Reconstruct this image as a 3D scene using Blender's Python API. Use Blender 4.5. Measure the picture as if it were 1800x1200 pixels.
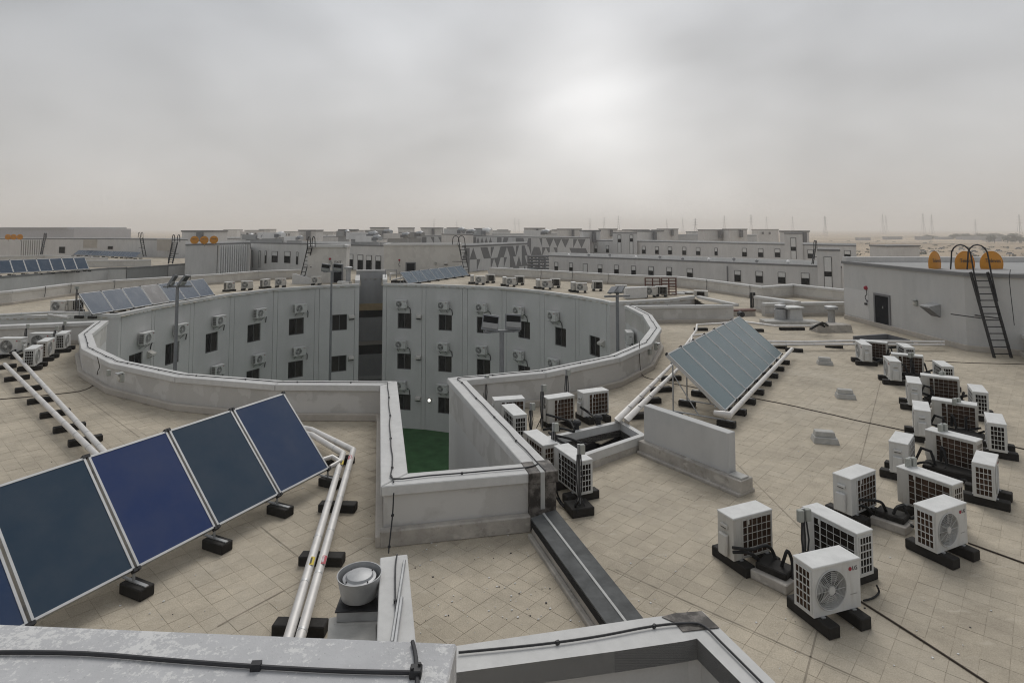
import bpy, bmesh, math, random
from mathutils import Vector, Matrix
from mathutils.geometry import tessellate_polygon
random.seed(7)
for o in list(bpy.data.objects): bpy.data.objects.remove(o)
S = bpy.context.scene
C = S.collection

# ------------------------------------------------------------------ camera
EYE = 4.7                      # eye height above the roof deck (z = 0)
F = 1050.0                     # focal length in pixels of an 1800 px wide picture
PITCH = math.radians(3.2)
Y0 = 402.0 - F * math.tan(PITCH)
cd = bpy.data.cameras.new('camera'); cam = bpy.data.objects.new('camera', cd); C.objects.link(cam)
cam.location = (0, 0, EYE); cam.rotation_euler = (math.radians(90) + PITCH, 0, 0)
cd.sensor_fit = 'HORIZONTAL'; cd.sensor_width = 36.0; cd.lens = 36.0 * F / 1800.0
cd.shift_y = -(600.0 - Y0) / 1800.0
cd.clip_start = 0.05; cd.clip_end = 20000
S.camera = cam

# ------------------------------------------------------------------ sky, sun, exposure
SUN_AZ = math.radians(9); SUN_EL = math.radians(48)
W = bpy.data.worlds.new('World'); S.world = W; W.use_nodes = True
nt = W.node_tree; nt.nodes.clear()
def wn(t, **k):
    n = nt.nodes.new(t)
    for a, b in k.items(): setattr(n, a, b)
    return n
def wl(a, b): nt.links.new(a, b)
out = wn('ShaderNodeOutputWorld'); bgA = wn('ShaderNodeBackground'); bgB = wn('ShaderNodeBackground'); mix = wn('ShaderNodeMixShader')
sky = wn('ShaderNodeTexSky', sky_type='NISHITA'); sky.sun_disc = False
sky.sun_elevation = SUN_EL; sky.sun_rotation = SUN_AZ; sky.dust_density = 6.0
wl(sky.outputs[0], bgA.inputs[0]); bgA.inputs[1].default_value = 0.06
tc = wn('ShaderNodeTexCoord')
nrm = wn('ShaderNodeVectorMath', operation='NORMALIZE'); wl(tc.outputs['Generated'], nrm.inputs[0])
sep = wn('ShaderNodeSeparateXYZ'); wl(nrm.outputs[0], sep.inputs[0])
# base: warm dusty horizon turning to cool grey cloud higher up
rmp = wn('ShaderNodeValToRGB'); wl(sep.outputs['Z'], rmp.inputs[0])
cr = rmp.color_ramp
cr.elements[0].position = 0.0; cr.elements[0].color = (0.56, 0.532, 0.498, 1)
cr.elements[1].position = 0.36; cr.elements[1].color = (0.468, 0.488, 0.515, 1)
e = cr.elements.new(0.10); e.color = (0.530, 0.525, 0.518, 1)
# soft cloud masses
mp = wn('ShaderNodeMapping'); wl(nrm.outputs[0], mp.inputs[0]); mp.inputs['Location'].default_value = (0.3, 3.1, 0.7)
mp.inputs['Rotation'].default_value = (0, 0.45, 0); mp.inputs['Scale'].default_value = (2.2, 2.2, 4.0)
no = wn('ShaderNodeTexNoise'); wl(mp.outputs[0], no.inputs['Vector'])
no.inputs['Scale'].default_value = 1.0; no.inputs['Detail'].default_value = 3.5; no.inputs['Roughness'].default_value = 0.5
no.inputs['Distortion'].default_value = 0.2
cm = wn('ShaderNodeMapRange'); wl(no.outputs[0], cm.inputs[0])
cm.inputs[1].default_value = 0.3; cm.inputs[2].default_value = 0.7; cm.inputs[3].default_value = 0.76; cm.inputs[4].default_value = 1.13
mul = wn('ShaderNodeVectorMath', operation='SCALE'); wl(rmp.outputs[0], mul.inputs[0]); wl(cm.outputs[0], mul.inputs['Scale'])
# veiled sun: a wide lobe and a thin-cloud patch
def lobe(az, el, p, k):
    d = wn('ShaderNodeVectorMath', operation='DOT_PRODUCT'); wl(nrm.outputs[0], d.inputs[0])
    d.inputs[1].default_value = (math.sin(az) * math.cos(el), math.cos(az) * math.cos(el), math.sin(el))
    m0 = wn('ShaderNodeMath', operation='MAXIMUM'); wl(d.outputs['Value'], m0.inputs[0]); m0.inputs[1].default_value = 0
    m1 = wn('ShaderNodeMath', operation='POWER'); wl(m0.outputs[0], m1.inputs[0]); m1.inputs[1].default_value = p
    m2 = wn('ShaderNodeMath', operation='MULTIPLY'); wl(m1.outputs[0], m2.inputs[0]); m2.inputs[1].default_value = k
    return m2
l1 = lobe(math.radians(3), math.radians(16), 6.0, 0.17); l2 = lobe(math.radians(7.5), math.radians(13.5), 170.0, 0.30)
la = wn('ShaderNodeMath', operation='ADD'); wl(l1.outputs[0], la.inputs[0]); wl(l2.outputs[0], la.inputs[1])
lm = wn('ShaderNodeMath', operation='MULTIPLY'); wl(la.outputs[0], lm.inputs[0]); wl(cm.outputs[0], lm.inputs[1])
lc = wn('ShaderNodeVectorMath', operation='SCALE'); lc.inputs[0].default_value = (1.0, 0.985, 0.97); wl(lm.outputs[0], lc.inputs['Scale'])
add = wn('ShaderNodeVectorMath', operation='ADD'); wl(mul.outputs[0], add.inputs[0]); wl(lc.outputs[0], add.inputs[1])
wl(add.outputs[0], bgB.inputs[0]); bgB.inputs[1].default_value = 1.0
wl(bgA.outputs[0], mix.inputs[1]); wl(bgB.outputs[0], mix.inputs[2]); mix.inputs[0].default_value = 0.93
wl(mix.outputs[0], out.inputs[0])
sl = bpy.data.lights.new('sun', 'SUN'); sun = bpy.data.objects.new('sun', sl); C.objects.link(sun)
sl.energy = 1.3; sl.angle = math.radians(32); sl.color = (1.0, 0.97, 0.93)
sun.rotation_euler = (Vector((math.sin(SUN_AZ) * math.cos(SUN_EL), math.cos(SUN_AZ) * math.cos(SUN_EL), math.sin(SUN_EL)))).to_track_quat('Z', 'Y').to_euler()
S.cycles.max_bounces = 6; S.cycles.diffuse_bounces = 3; S.cycles.glossy_bounces = 3; S.cycles.volume_bounces = 2; S.cycles.filter_width = 1.1
vs = S.view_settings; vs.view_transform = 'Standard'; vs.look = 'None'; vs.exposure = 0.1; vs.gamma = 1.0; vs.use_curve_mapping = False

# ------------------------------------------------------------------ surveying helpers
def ray(u, v):
    a = (u - 900) / F; b = (Y0 - v) / F
    return Vector((a, math.cos(PITCH) - b * math.sin(PITCH), math.sin(PITCH) + b * math.cos(PITCH)))
def G(u, v, z=0.0):
    r = ray(u, v); t = (z - EYE) / r.z
    return Vector((r.x * t, r.y * t, z))
def AT(u, v, d):
    r = ray(u, v); t = d / r.y
    return Vector((r.x * t, d, EYE + r.z * t))
def ONP(u, v, A, B):            # the point of the vertical plane through A and B
    r = ray(u, v); n = Vector((-(B.y - A.y), B.x - A.x, 0))
    t = n.dot(Vector((A.x, A.y, 0))) / n.dot(r)
    return Vector((r.x * t, r.y * t, EYE + r.z * t))
def zoomed(ox, oy, k): return lambda x, y: (ox + x / k, oy + y / k)

# ------------------------------------------------------------------ mesh helpers
LOC = {}
class MB:
    def __init__(s): s.v = []; s.f = []; s.sm = []
    def add(s, vs, fs, smooth=False):
        b = len(s.v); s.v += [Vector(p) for p in vs]
        for f in fs: s.f.append([b + i for i in f]); s.sm.append(smooth)
        return s
    def obox(s, c, ax, ay, az):     # centre and three half-axes
        c, ax, ay, az = Vector(c), Vector(ax), Vector(ay), Vector(az)
        p = [c + ax * i + ay * j + az * k for k in (-1, 1) for j in (-1, 1) for i in (-1, 1)]
        return s.add(p, [(0, 2, 3, 1), (4, 5, 7, 6), (0, 1, 5, 4), (2, 6, 7, 3), (0, 4, 6, 2), (1, 3, 7, 5)])
    def box(s, c, sz, rz=0.0):
        ca, sa = math.cos(rz), math.sin(rz)
        return s.obox(c, (ca * sz[0] / 2, sa * sz[0] / 2, 0), (-sa * sz[1] / 2, ca * sz[1] / 2, 0), (0, 0, sz[2] / 2))
    def taper(s, c, b, t, h, rz=0.0):   # frustum: base centre, bottom size, top size
        ca, sa = math.cos(rz), math.sin(rz); p = []
        for (sx, sy), z in ((b, 0), (t, h)):
            for i, j in ((-1, -1), (1, -1), (1, 1), (-1, 1)):
                x, y = i * sx / 2, j * sy / 2
                p.append((c[0] + ca * x - sa * y, c[1] + sa * x + ca * y, c[2] + z))
        return s.add(p, [(3, 2, 1, 0), (4, 5, 6, 7), (0, 1, 5, 4), (1, 2, 6, 5), (2, 3, 7, 6), (3, 0, 4, 7)])
    def prism(s, poly, z0, z1):
        n = len(poly); p = [(q[0], q[1], z0) for q in poly] + [(q[0], q[1], z1) for q in poly]
        fs = [tuple(range(n - 1, -1, -1)), tuple(range(n, 2 * n))] + [(i, (i + 1) % n, n + (i + 1) % n, n + i) for i in range(n)]
        return s.add(p, fs)
    def strip(s, A, B, z0, z1):
        n = len(A); p = []
        for a, b in zip(A, B): p += [(a[0], a[1], z0), (a[0], a[1], z1), (b[0], b[1], z1), (b[0], b[1], z0)]
        fs = []
        for i in range(n - 1):
            a = 4 * i; b = a + 4
            fs += [(a, b, b + 1, a + 1), (a + 1, b + 1, b + 2, a + 2), (a + 2, b + 2, b + 3, a + 3), (a + 3, b + 3, b, a)]
        fs += [(0, 1, 2, 3), (4 * n - 1, 4 * n - 2, 4 * n - 3, 4 * n - 4)]
        return s.add(p, fs)
    def tube(s, pts, r, n=8, caps=True):
        pts = [Vector(p) for p in pts]; rings = []; up = None
        for i, p in enumerate(pts):
            if i == 0: t = pts[1] - p
            elif i == len(pts) - 1: t = p - pts[-2]
            else: t = (pts[i + 1] - p).normalized() + (p - pts[i - 1]).normalized()
            t.normalize()
            if up is None: up = Vector((0, 0, 1)) if abs(t.z) < 0.9 else Vector((1, 0, 0))
            a = t.cross(up)
            if a.length < 1e-4: up = Vector((1, 0, 0)) if abs(t.x) < 0.9 else Vector((0, 1, 0)); a = t.cross(up)
            a.normalize(); b = a.cross(t).normalized(); up = b
            rr = r[i] if isinstance(r, (list, tuple)) else r
            k = 1.0
            if 0 < i < len(pts) - 1:
                cs = max(0.35, math.cos((pts[i + 1] - p).angle(p - pts[i - 1]) / 2)); k = 1 / cs
            rings.append([p + (a * math.cos(q) + b * math.sin(q)) * rr * (k if k < 1.6 else 1.6) for q in [2 * math.pi * j / n for j in range(n)]])
        vs = [q for rg in rings for q in rg]; fs = []
        for i in range(len(rings) - 1):
            for j in range(n):
                fs.append((i * n + j, i * n + (j + 1) % n, (i + 1) * n + (j + 1) % n, (i + 1) * n + j))
        b0 = len(s.v); s.add(vs, fs, True)
        if caps:
            s.f.append([b0 + j for j in range(n - 1, -1, -1)]); s.sm.append(False)
            s.f.append([b0 + (len(rings) - 1) * n + j for j in range(n)]); s.sm.append(False)
        return s
    def lathe(s, prof, c=(0, 0, 0), n=24, axis='z'):   # prof: (r, h)
        vs = []
        for r, h in prof:
            for j in range(n):
                q = 2 * math.pi * j / n
                if axis == 'z': vs.append((c[0] + r * math.cos(q), c[1] + r * math.sin(q), c[2] + h))
                else: vs.append((c[0] + r * math.cos(q), c[1] - h, c[2] + r * math.sin(q)))
        fs = [(i * n + j, i * n + (j + 1) % n, (i + 1) * n + (j + 1) % n, (i + 1) * n + j) for i in range(len(prof) - 1) for j in range(n)]
        b0 = len(s.v); s.add(vs, fs, True)
        for ring, flip in ((0, True), (len(prof) - 1, False)):
            if prof[ring][0] > 1e-4:
                idx = [b0 + ring * n + j for j in range(n)]
                s.f.append(idx[::-1] if flip else idx); s.sm.append(False)
        return s
    def mesh(s, name, mat, off=(0, 0, 0), bevel=0.0, recalc=True):
        off = Vector(off); me = bpy.data.meshes.new(name)
        me.from_pydata([tuple(p - off) for p in s.v], [], s.f)
        me.polygons.foreach_set('use_smooth', s.sm)
        if recalc or bevel:
            bm = bmesh.new(); bm.from_mesh(me)
            bmesh.ops.recalc_face_normals(bm, faces=bm.faces)
            if bevel:
                bmesh.ops.bevel(bm, geom=bm.edges[:], offset=bevel, segments=1, profile=0.5, affect='EDGES')
            bm.to_mesh(me); bm.free()
        if any(s.sm) and not bevel: me.set_sharp_from_angle(angle=math.radians(40))
        me.materials.append(mat); me.update()
        return me
    def build(s, name, mat, parent=None, bevel=0.0, recalc=True):
        if parent is None:
            xs = [p.x for p in s.v]; ys = [p.y for p in s.v]; zs = [p.z for p in s.v]
            off = Vector(((min(xs) + max(xs)) / 2, (min(ys) + max(ys)) / 2, min(zs)))
        else: off = LOC[parent.name]
        me = s.mesh(name, mat, off, bevel, recalc)
        o = bpy.data.objects.new(name, me); C.objects.link(o)
        if parent is None: o.location = off
        else: o.parent = parent
        LOC[o.name] = off
        return o
def tag(o, label, cat, group=None):
    o['label'] = label; o['category'] = cat
    if group: o['group'] = group
    return o
def struct(o, label=None):
    o['kind'] = 'structure'
    if label: o['label'] = label
    return o
def thing(name, label, cat, loc=(0, 0, 0), rz=0.0, group=None):
    o = bpy.data.objects.new(name, None); C.objects.link(o); o.empty_display_size = 0.2
    o.location = loc; o.rotation_euler = (0, 0, rz); LOC[o.name] = Vector(loc)
    return tag(o, label, cat, group)
class Proto:                    # parts of a repeated thing; copies share their mesh data
    def __init__(s): s.parts = []
    def part(s, name, mb, mat, parent=None, bevel=0.0):
        s.parts.append((name, mb.mesh(name, mat, bevel=bevel), parent)); return len(s.parts) - 1
    def raw(s, name, me, parent=None): s.parts.append((name, me, parent)); return len(s.parts) - 1
    def put(s, name, label, cat, loc, rz=0.0, group=None, skip=(), sc=1.0):
        t = thing(name, label, cat, loc, rz, group); made = []; t.scale = (sc, sc, sc)
        for n, me, par in s.parts:
            if n in skip or (par is not None and made[par] is None): made.append(None); continue
            o = bpy.data.objects.new(n, me); C.objects.link(o)
            o.parent = t if par is None else made[par]; made.append(o); LOC[o.name] = Vector(loc)
        return t
def text_mesh(txt, size, mat, align='CENTER'):
    c = bpy.data.curves.new('lettering', 'FONT'); c.body = txt; c.size = size; c.align_x = align; c.align_y = 'CENTER'; c.extrude = 0.002
    o = bpy.data.objects.new('lettering', c); C.objects.link(o)
    bpy.context.view_layer.update()
    me = bpy.data.meshes.new_from_object(o.evaluated_get(bpy.context.evaluated_depsgraph_get()))
    bpy.data.objects.remove(o); me.materials.clear(); me.materials.append(mat)
    return me
def offset_line(P, d):          # P: plan points; d > 0 shifts to the left of the walking direction
    P = [Vector((p[0], p[1])) for p in P]; out = []
    for i, p in enumerate(P):
        ns = []
        if i > 0: t = (p - P[i - 1]).normalized(); ns.append(Vector((-t.y, t.x)))
        if i < len(P) - 1: t = (P[i + 1] - p).normalized(); ns.append(Vector((-t.y, t.x)))
        n = (ns[0] + ns[-1]); n.normalize()
        out.append(p + n * (d / max(0.4, n.dot(ns[0]))))
    return out
def inside(pt, poly):
    x, y = pt[0], pt[1]; r = False; j = len(poly) - 1
    for i in range(len(poly)):
        a, b = poly[i], poly[j]
        if (a[1] > y) != (b[1] > y) and x < (b[0] - a[0]) * (y - a[1]) / (b[1] - a[1]) + a[0]: r = not r
        j = i
    return r
def seg_dist(p, a, b):
    p = Vector((p[0], p[1])); a = Vector((a[0], a[1])); b = Vector((b[0], b[1])); ab = b - a
    t = max(0, min(1, (p - a).dot(ab) / max(ab.length_squared, 1e-9)))
    return (p - a - ab * t).length

# ------------------------------------------------------------------ materials
class NT:
    def __init__(s, name):
        s.m = bpy.data.materials.new(name); s.m.use_nodes = True; s.t = s.m.node_tree
        s.b = s.t.nodes['Principled BSDF']; s.pos = s.n('ShaderNodeNewGeometry').outputs['Position']
    def n(s, t, **k):
        x = s.t.nodes.new(t)
        for a, b in k.items(): setattr(x, a, b)
        return x
    def l(s, a, b): s.t.links.new(a, b)
    def noise(s, scale, detail=3.0, rough=0.55, stretch=None, rot=0.0, loc=(0, 0, 0), vec=None):
        v = vec or s.pos
        if stretch or rot or loc != (0, 0, 0):
            m = s.n('ShaderNodeMapping'); s.l(v, m.inputs[0]); v = m.outputs[0]
            m.inputs['Location'].default_value = loc
            m.inputs['Rotation'].default_value = (0, 0, rot); m.inputs['Scale'].default_value = stretch or (1, 1, 1)
        x = s.n('ShaderNodeTexNoise'); s.l(v, x.inputs['Vector'])
        x.inputs['Scale'].default_value = scale; x.inputs['Detail'].default_value = detail; x.inputs['Roughness'].default_value = rough
        return x.outputs[0]
    def rng(s, x, a, b, c, d):
        r = s.n('ShaderNodeMapRange'); s.l(x, r.inputs[0])
        for i, q in enumerate((a, b, c, d)): r.inputs[1 + i].default_value = q
        return r.outputs[0]
    def math(s, op, a, b):
        m = s.n('ShaderNodeMath', operation=op)
        for i, q in enumerate((a, b)):
            if isinstance(q, (int, float)): m.inputs[i].default_value = q
            else: s.l(q, m.inputs[i])
        return m.outputs[0]
    def scale(s, col, f):
        x = s.n('ShaderNodeVectorMath', operation='SCALE')
        if isinstance(col, (tuple, list)): x.inputs[0].default_value = col[:3]
        else: s.l(col, x.inputs[0])
        s.l(f, x.inputs['Scale']); return x.outputs[0]
    def mix(s, f, a, b):
        x = s.n('ShaderNodeMix', data_type='RGBA'); s.l(f, x.inputs[0])
        for i, q in ((6, a), (7, b)):
            if isinstance(q, (tuple, list)): x.inputs[i].default_value = (*q[:3], 1)
            else: s.l(q, x.inputs[i])
        return x.outputs[2]
    def col(s, c): 
        if isinstance(c, (tuple, list)): s.b.inputs['Base Color'].default_value = (*c[:3], 1)
        else: s.l(c, s.b.inputs['Base Color'])
        return s
    def set(s, rough=0.7, metal=0.0, spec=0.5):
        s.b.inputs['Roughness'].default_value = rough; s.b.inputs['Metallic'].default_value = metal
        s.b.inputs['Specular IOR Level'].default_value = spec; return s
    def bump(s, h, strength=0.2, dist=0.02):
        x = s.n('ShaderNodeBump'); s.l(h, x.inputs['Height']); x.inputs['Strength'].default_value = strength; x.inputs['Distance'].default_value = dist
        s.l(x.outputs[0], s.b.inputs['Normal']); return s
def plain(name, c, rough=0.6, metal=0.0, var=0.1, sc=4.0, spec=0.4, bump=0.0):
    k = NT(name).set(rough, metal, spec)
    a = k.noise(sc, 4.0, 0.6); f = k.rng(a, 0.3, 0.7, 1 - var, 1 + var)
    k.col(k.scale(c, f))
    if bump: k.bump(k.noise(sc * 8, 3.0), bump, 0.01)
    return k.m
def paint(name, c, patch=0.0, patch_col=None, streak=0.06, patch_scale=0.9, rough=0.75):
    k = NT(name).set(rough, 0, 0.3)
    a = k.rng(k.noise(0.35, 4.0, 0.6), 0.3, 0.7, 0.94, 1.06)
    b = k.rng(k.noise(2.2, 4.0, 0.65, (1, 1, 0.22)), 0.3, 0.7, 1 - streak, 1 + streak)
    g = k.rng(k.noise(40, 3.0), 0.3, 0.7, 0.97, 1.03)
    base = k.scale(c, k.math('MULTIPLY', k.math('MULTIPLY', a, b), g))
    if patch:
        p = k.noise(patch_scale, 4.0, 0.52, (1, 1, 1.15), 0, (3.1, 1.7, 0.4))
        f = k.rng(p, 0.5, 0.535, 0, patch)
        q = k.rng(k.noise(patch_scale * 2.3, 3.0, 0.5, (1, 1, 0.8), 0, (9, 4, 2)), 0.58, 0.6, 0, patch * 0.8)
        base = k.mix(k.math('MAXIMUM', f, q), base, patch_col)
    k.col(base); k.bump(k.noise(55, 4.0), 0.12, 0.006)
    return k.m
M = {}
M['wall'] = paint('facade_paint', (0.545, 0.54, 0.53), streak=0.035)
M['wall_far'] = paint('far_paint', (0.57, 0.56, 0.545))
M['wall_house'] = paint('house_paint', (0.47, 0.468, 0.458), 0.35, (0.54, 0.53, 0.51), patch_scale=0.5)
M['parapet'] = paint('parapet_paint', (0.47, 0.456, 0.432), 0.65, (0.58, 0.567, 0.545), patch_scale=0.8, streak=0.05)
M['parapet_far'] = paint('parapet_far_paint', (0.52, 0.50, 0.465), 0.6, (0.60, 0.58, 0.54), patch_scale=0.7)
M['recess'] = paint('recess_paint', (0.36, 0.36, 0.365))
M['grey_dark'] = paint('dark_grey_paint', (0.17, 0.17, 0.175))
M['grey_mid'] = paint('mid_grey_paint', (0.30, 0.30, 0.295))
M['dark_line'] = paint('cap_paint', (0.20, 0.20, 0.20))
def coping_mat(name, c, speck=0.0):
    k = NT(name).set(0.8, 0, 0.25)
    a = k.rng(k.noise(0.9, 5.0, 0.65), 0.3, 0.7, 0.9, 1.08)
    b = k.rng(k.noise(9.0, 4.0, 0.6), 0.3, 0.7, 0.95, 1.05)
    base = k.scale(c, k.math('MULTIPLY', a, b))
    if speck:
        zone = k.rng(k.noise(2.2, 4.0, 0.6), 0.40, 0.64, -0.11, 0.05)
        n = k.math('ADD', k.noise(34.0, 6.0, 0.75), zone)
        base = k.mix(k.rng(n, 0.5, 0.56, 0, speck), base, (0.66, 0.655, 0.64))
        base = k.mix(k.rng(k.noise(60, 2.0), 0.66, 0.72, 0, 0.5), base, (0.25, 0.25, 0.25))
        k.bump(n, 0.35, 0.012)
    else: k.bump(k.noise(45, 4.0), 0.15, 0.006)
    k.col(base); return k.m
M['coping'] = coping_mat('coping_paint', (0.56, 0.555, 0.54))
M['coping_near'] = coping_mat('coping_worn', (0.47, 0.47, 0.475), 0.85)
def tile_mat(name, c, joint=False):
    k = NT(name).set(0.85, 0, 0.25)
    m = k.n('ShaderNodeMapping'); k.l(k.pos, m.inputs[0]); m.vector_type = 'TEXTURE'
    m.inputs['Rotation'].default_value = (0, 0, TROT); m.inputs['Scale'].default_value = (TSZ, TSZ, 1)
    fl = k.n('ShaderNodeVectorMath', operation='FLOOR'); k.l(m.outputs[0], fl.inputs[0])
    sp = k.n('ShaderNodeSeparateXYZ'); k.l(fl.outputs[0], sp.inputs[0])
    cb = k.n('ShaderNodeCombineXYZ'); k.l(sp.outputs[0], cb.inputs[0]); k.l(sp.outputs[1], cb.inputs[1])
    w = k.n('ShaderNodeTexWhiteNoise'); w.noise_dimensions = '2D'; k.l(cb.outputs[0], w.inputs[0])
    f = k.rng(w.outputs['Value'], 0, 1, 0.955, 1.045)
    a = k.rng(k.noise(0.45, 5.0, 0.62), 0.3, 0.7, 0.82, 1.15)
    b = k.rng(k.noise(3.0, 6.0, 0.75), 0.3, 0.7, 0.86, 1.13)
    g = k.rng(k.noise(60, 4.0, 0.8), 0.3, 0.7, 0.74, 1.24)
    base = k.scale(c, k.math('MULTIPLY', k.math('MULTIPLY', a, b), k.math('MULTIPLY', f, g)))
    scuff = k.rng(k.noise(5.0, 3.0, 0.5, (0.45, 1.5, 1), TROT), 0.62, 0.74, 0, 0.45)
    base = k.mix(scuff, base, (0.52, 0.47, 0.39))
    dirt = k.rng(k.noise(1.1, 5.0, 0.7, None, 0, (5, 2, 0)), 0.57, 0.78, 0, 0.4)
    base = k.mix(dirt, base, (0.24, 0.205, 0.165))
    base = k.mix(k.rng(k.noise(0.22, 5.0, 0.7, None, 0, (2, 9, 0)), 0.52, 0.7, 0, 0.45), base, (0.50, 0.455, 0.38))
    if joint: base = k.scale(base, k.rng(k.noise(1.4, 4.0), 0.40, 0.60, 0.78, 1.06))
    k.col(base); k.bump(k.noise(110, 3.0, 0.7), 0.25, 0.008)
    return k.m
TROT = math.radians(-42.0); TSZ = 0.25
M['tile'] = tile_mat('roof_tile', (0.420, 0.368, 0.288))
M['joint'] = tile_mat('tile_joint', (0.408, 0.357, 0.279), True)
M['seam'] = plain('seam_mastic', (0.27, 0.235, 0.185), 0.9, 0, 0.25, 3, 0.2)
M['skirt'] = coping_mat('cement_skirting', (0.43, 0.395, 0.35))
def cement():
    k = NT('stained_cement').set(0.9, 0, 0.2)
    a = k.rng(k.noise(2.0, 5.0, 0.7), 0.3, 0.7, 0.7, 1.15)
    base = k.scale((0.43, 0.40, 0.36), a)
    base = k.mix(k.rng(k.noise(5.5, 5.0, 0.75), 0.56, 0.72, 0, 0.6), base, (0.16, 0.14, 0.115))
    base = k.mix(k.rng(k.noise(3.0, 4.0, 0.6, (1, 1, 2.0), 0, (7, 7, 7)), 0.6, 0.66, 0, 0.6), base, (0.56, 0.53, 0.48))
    k.col(base).bump(k.noise(30, 5.0), 0.3, 0.012); return k.m
M['cement'] = cement()
M['concrete'] = plain('concrete', (0.43, 0.42, 0.395), 0.9, 0, 0.14, 6, 0.2, 0.2)
def tar():
    k = NT('tar_patch').set(0.65, 0, 0.4)
    a = k.noise(4.5, 5.0, 0.7)
    base = k.mix(k.rng(a, 0.42, 0.58, 0, 1), (0.035, 0.03, 0.026), (0.16, 0.145, 0.13))
    k.col(base).bump(a, 0.3, 0.01); return k.m
M['tar'] = tar()
def enamel(name, c, dirt):
    k = NT(name).set(0.5, 0, 0.35)
    base = k.scale(c, k.rng(k.noise(2.5, 4.0), 0.3, 0.7, 0.94, 1.06))
    st = k.rng(k.noise(9.0, 4.0, 0.65, (1, 1, 0.18)), 0.5, 0.78, 0, dirt)
    base = k.mix(st, base, (0.30, 0.26, 0.20)); k.col(base); return k.m
M['casing'] = enamel('casing_enamel', (0.56, 0.56, 0.545), 0.35)
M['casing_old'] = enamel('casing_enamel_dusty', (0.50, 0.485, 0.45), 0.6)
M['lid'] = plain('lid_enamel_dusty', (0.61, 0.61, 0.595), 0.6, 0, 0.08, 6, 0.3)
M['coil'] = plain('coil_fins', (0.016, 0.013, 0.011), 0.8, 0.0, 0.4, 5, 0.1)
M['coil_rust'] = plain('coil_fins_copper', (0.050, 0.030, 0.020), 0.8, 0.0, 0.6, 3, 0.1)
M['shroud'] = plain('fan_shroud', (0.10, 0.10, 0.098), 0.6)
M['fan'] = plain('fan_plastic', (0.30, 0.30, 0.29), 0.5)
M['guard'] = plain('fan_guard_wire', (0.48, 0.48, 0.465), 0.5)
M['rubber'] = plain('rubber', (0.020, 0.018, 0.016), 0.75, 0, 0.3, 9, 0.3, 0.2)
M['hose'] = plain('hose_foam', (0.016, 0.016, 0.017), 0.7, 0, 0.3, 9, 0.3)
M['cable'] = plain('cable_pvc', (0.035, 0.035, 0.038), 0.6, 0, 0.2, 9, 0.3)
M['cable_brown'] = plain('cable_brown', (0.055, 0.042, 0.032), 0.7, 0, 0.2, 9, 0.3)
M['red'] = plain('red_print', (0.30, 0.02, 0.04), 0.5, 0, 0.05)
M['ink'] = plain('dark_print', (0.05, 0.05, 0.05), 0.6, 0, 0.05)
M['yellow'] = plain('yellow_label', (0.55, 0.42, 0.02), 0.5, 0, 0.05)
M['redlabel'] = plain('red_label', (0.40, 0.05, 0.07), 0.5, 0, 0.05)
M['alu'] = plain('aluminium', (0.55, 0.55, 0.545), 0.42, 0.55, 0.08, 5, 0.5)
M['clad'] = plain('pipe_cladding', (0.62, 0.60, 0.575), 0.48, 0.25, 0.10, 4, 0.5)
M['galv'] = plain('galvanised', (0.36, 0.365, 0.37), 0.5, 0.4, 0.15, 6, 0.5)
M['steel_dark'] = plain('dark_steel', (0.028, 0.028, 0.03), 0.55, 0.2, 0.2, 6, 0.4)
M['pole'] = plain('pole_steel', (0.20, 0.205, 0.215), 0.5, 0.3, 0.12, 3, 0.4)
M['sheet'] = plain('joint_cover_sheet', (0.085, 0.088, 0.088), 0.8, 0.0, 0.35, 3.5, 0.25, 0.15)
M['sealant'] = plain('sealant', (0.40, 0.40, 0.385), 0.7, 0, 0.1)
M['door'] = plain('dark_door', (0.012, 0.013, 0.016), 0.8, 0, 0.2, 4, 0.1)
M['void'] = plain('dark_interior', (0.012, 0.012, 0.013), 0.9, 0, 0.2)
M['frame'] = plain('window_frame', (0.085, 0.085, 0.083), 0.5, 0.1, 0.1)
M['rust'] = plain('red_oxide_steel', (0.10, 0.038, 0.028), 0.7, 0.1, 0.25, 8, 0.3)
M['plywood'] = plain('plywood', (0.44, 0.33, 0.19), 0.8, 0, 0.12, 3, 0.3)
M['orange'] = plain('dish_orange', (0.56, 0.235, 0.02), 0.5, 0, 0.06, 3, 0.4)
M['white'] = plain('white_enamel', (0.66, 0.66, 0.65), 0.5, 0, 0.06)
M['turf'] = plain('turf', (0.042, 0.105, 0.042), 0.95, 0, 0.25, 1.2, 0.1, 0.3)
M['isolator'] = plain('isolator_plastic', (0.34, 0.35, 0.32), 0.6, 0, 0.08)
M['mural_dark'] = paint('mural_dark', (0.185, 0.185, 0.188))
M['mural_light'] = paint('mural_light', (0.52, 0.52, 0.515))
def glassmat(name, c, rough=0.14, spec=0.5, dust=0.16):
    k = NT(name).set(rough, 0, spec)
    d = k.rng(k.noise(1.3, 4.0, 0.6), 0.35, 0.75, 0, dust)
    k.col(k.mix(d, c, (0.16, 0.16, 0.16)))
    k.l(k.rng(k.noise(2.0, 3.0), 0.3, 0.7, rough * 0.8, rough * 1.3), k.b.inputs['Roughness'])
    return k.m
M['col_navy'] = glassmat('collector_navy', (0.010, 0.030, 0.118))
M['col_blue'] = glassmat('collector_blue', (0.014, 0.037, 0.098))
M['col_teal'] = glassmat('collector_teal', (0.013, 0.036, 0.066))
M['col_grey'] = glassmat('collector_dusty', (0.085, 0.08, 0.08), 0.3, 0.3, 0.5)
M['col_steel'] = glassmat('collector_steel', (0.085, 0.138, 0.152), 0.2, 0.5, 0.2)
M['col_far'] = glassmat('collector_far', (0.058, 0.085, 0.125), 0.25, 0.16, 0.1)
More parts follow.
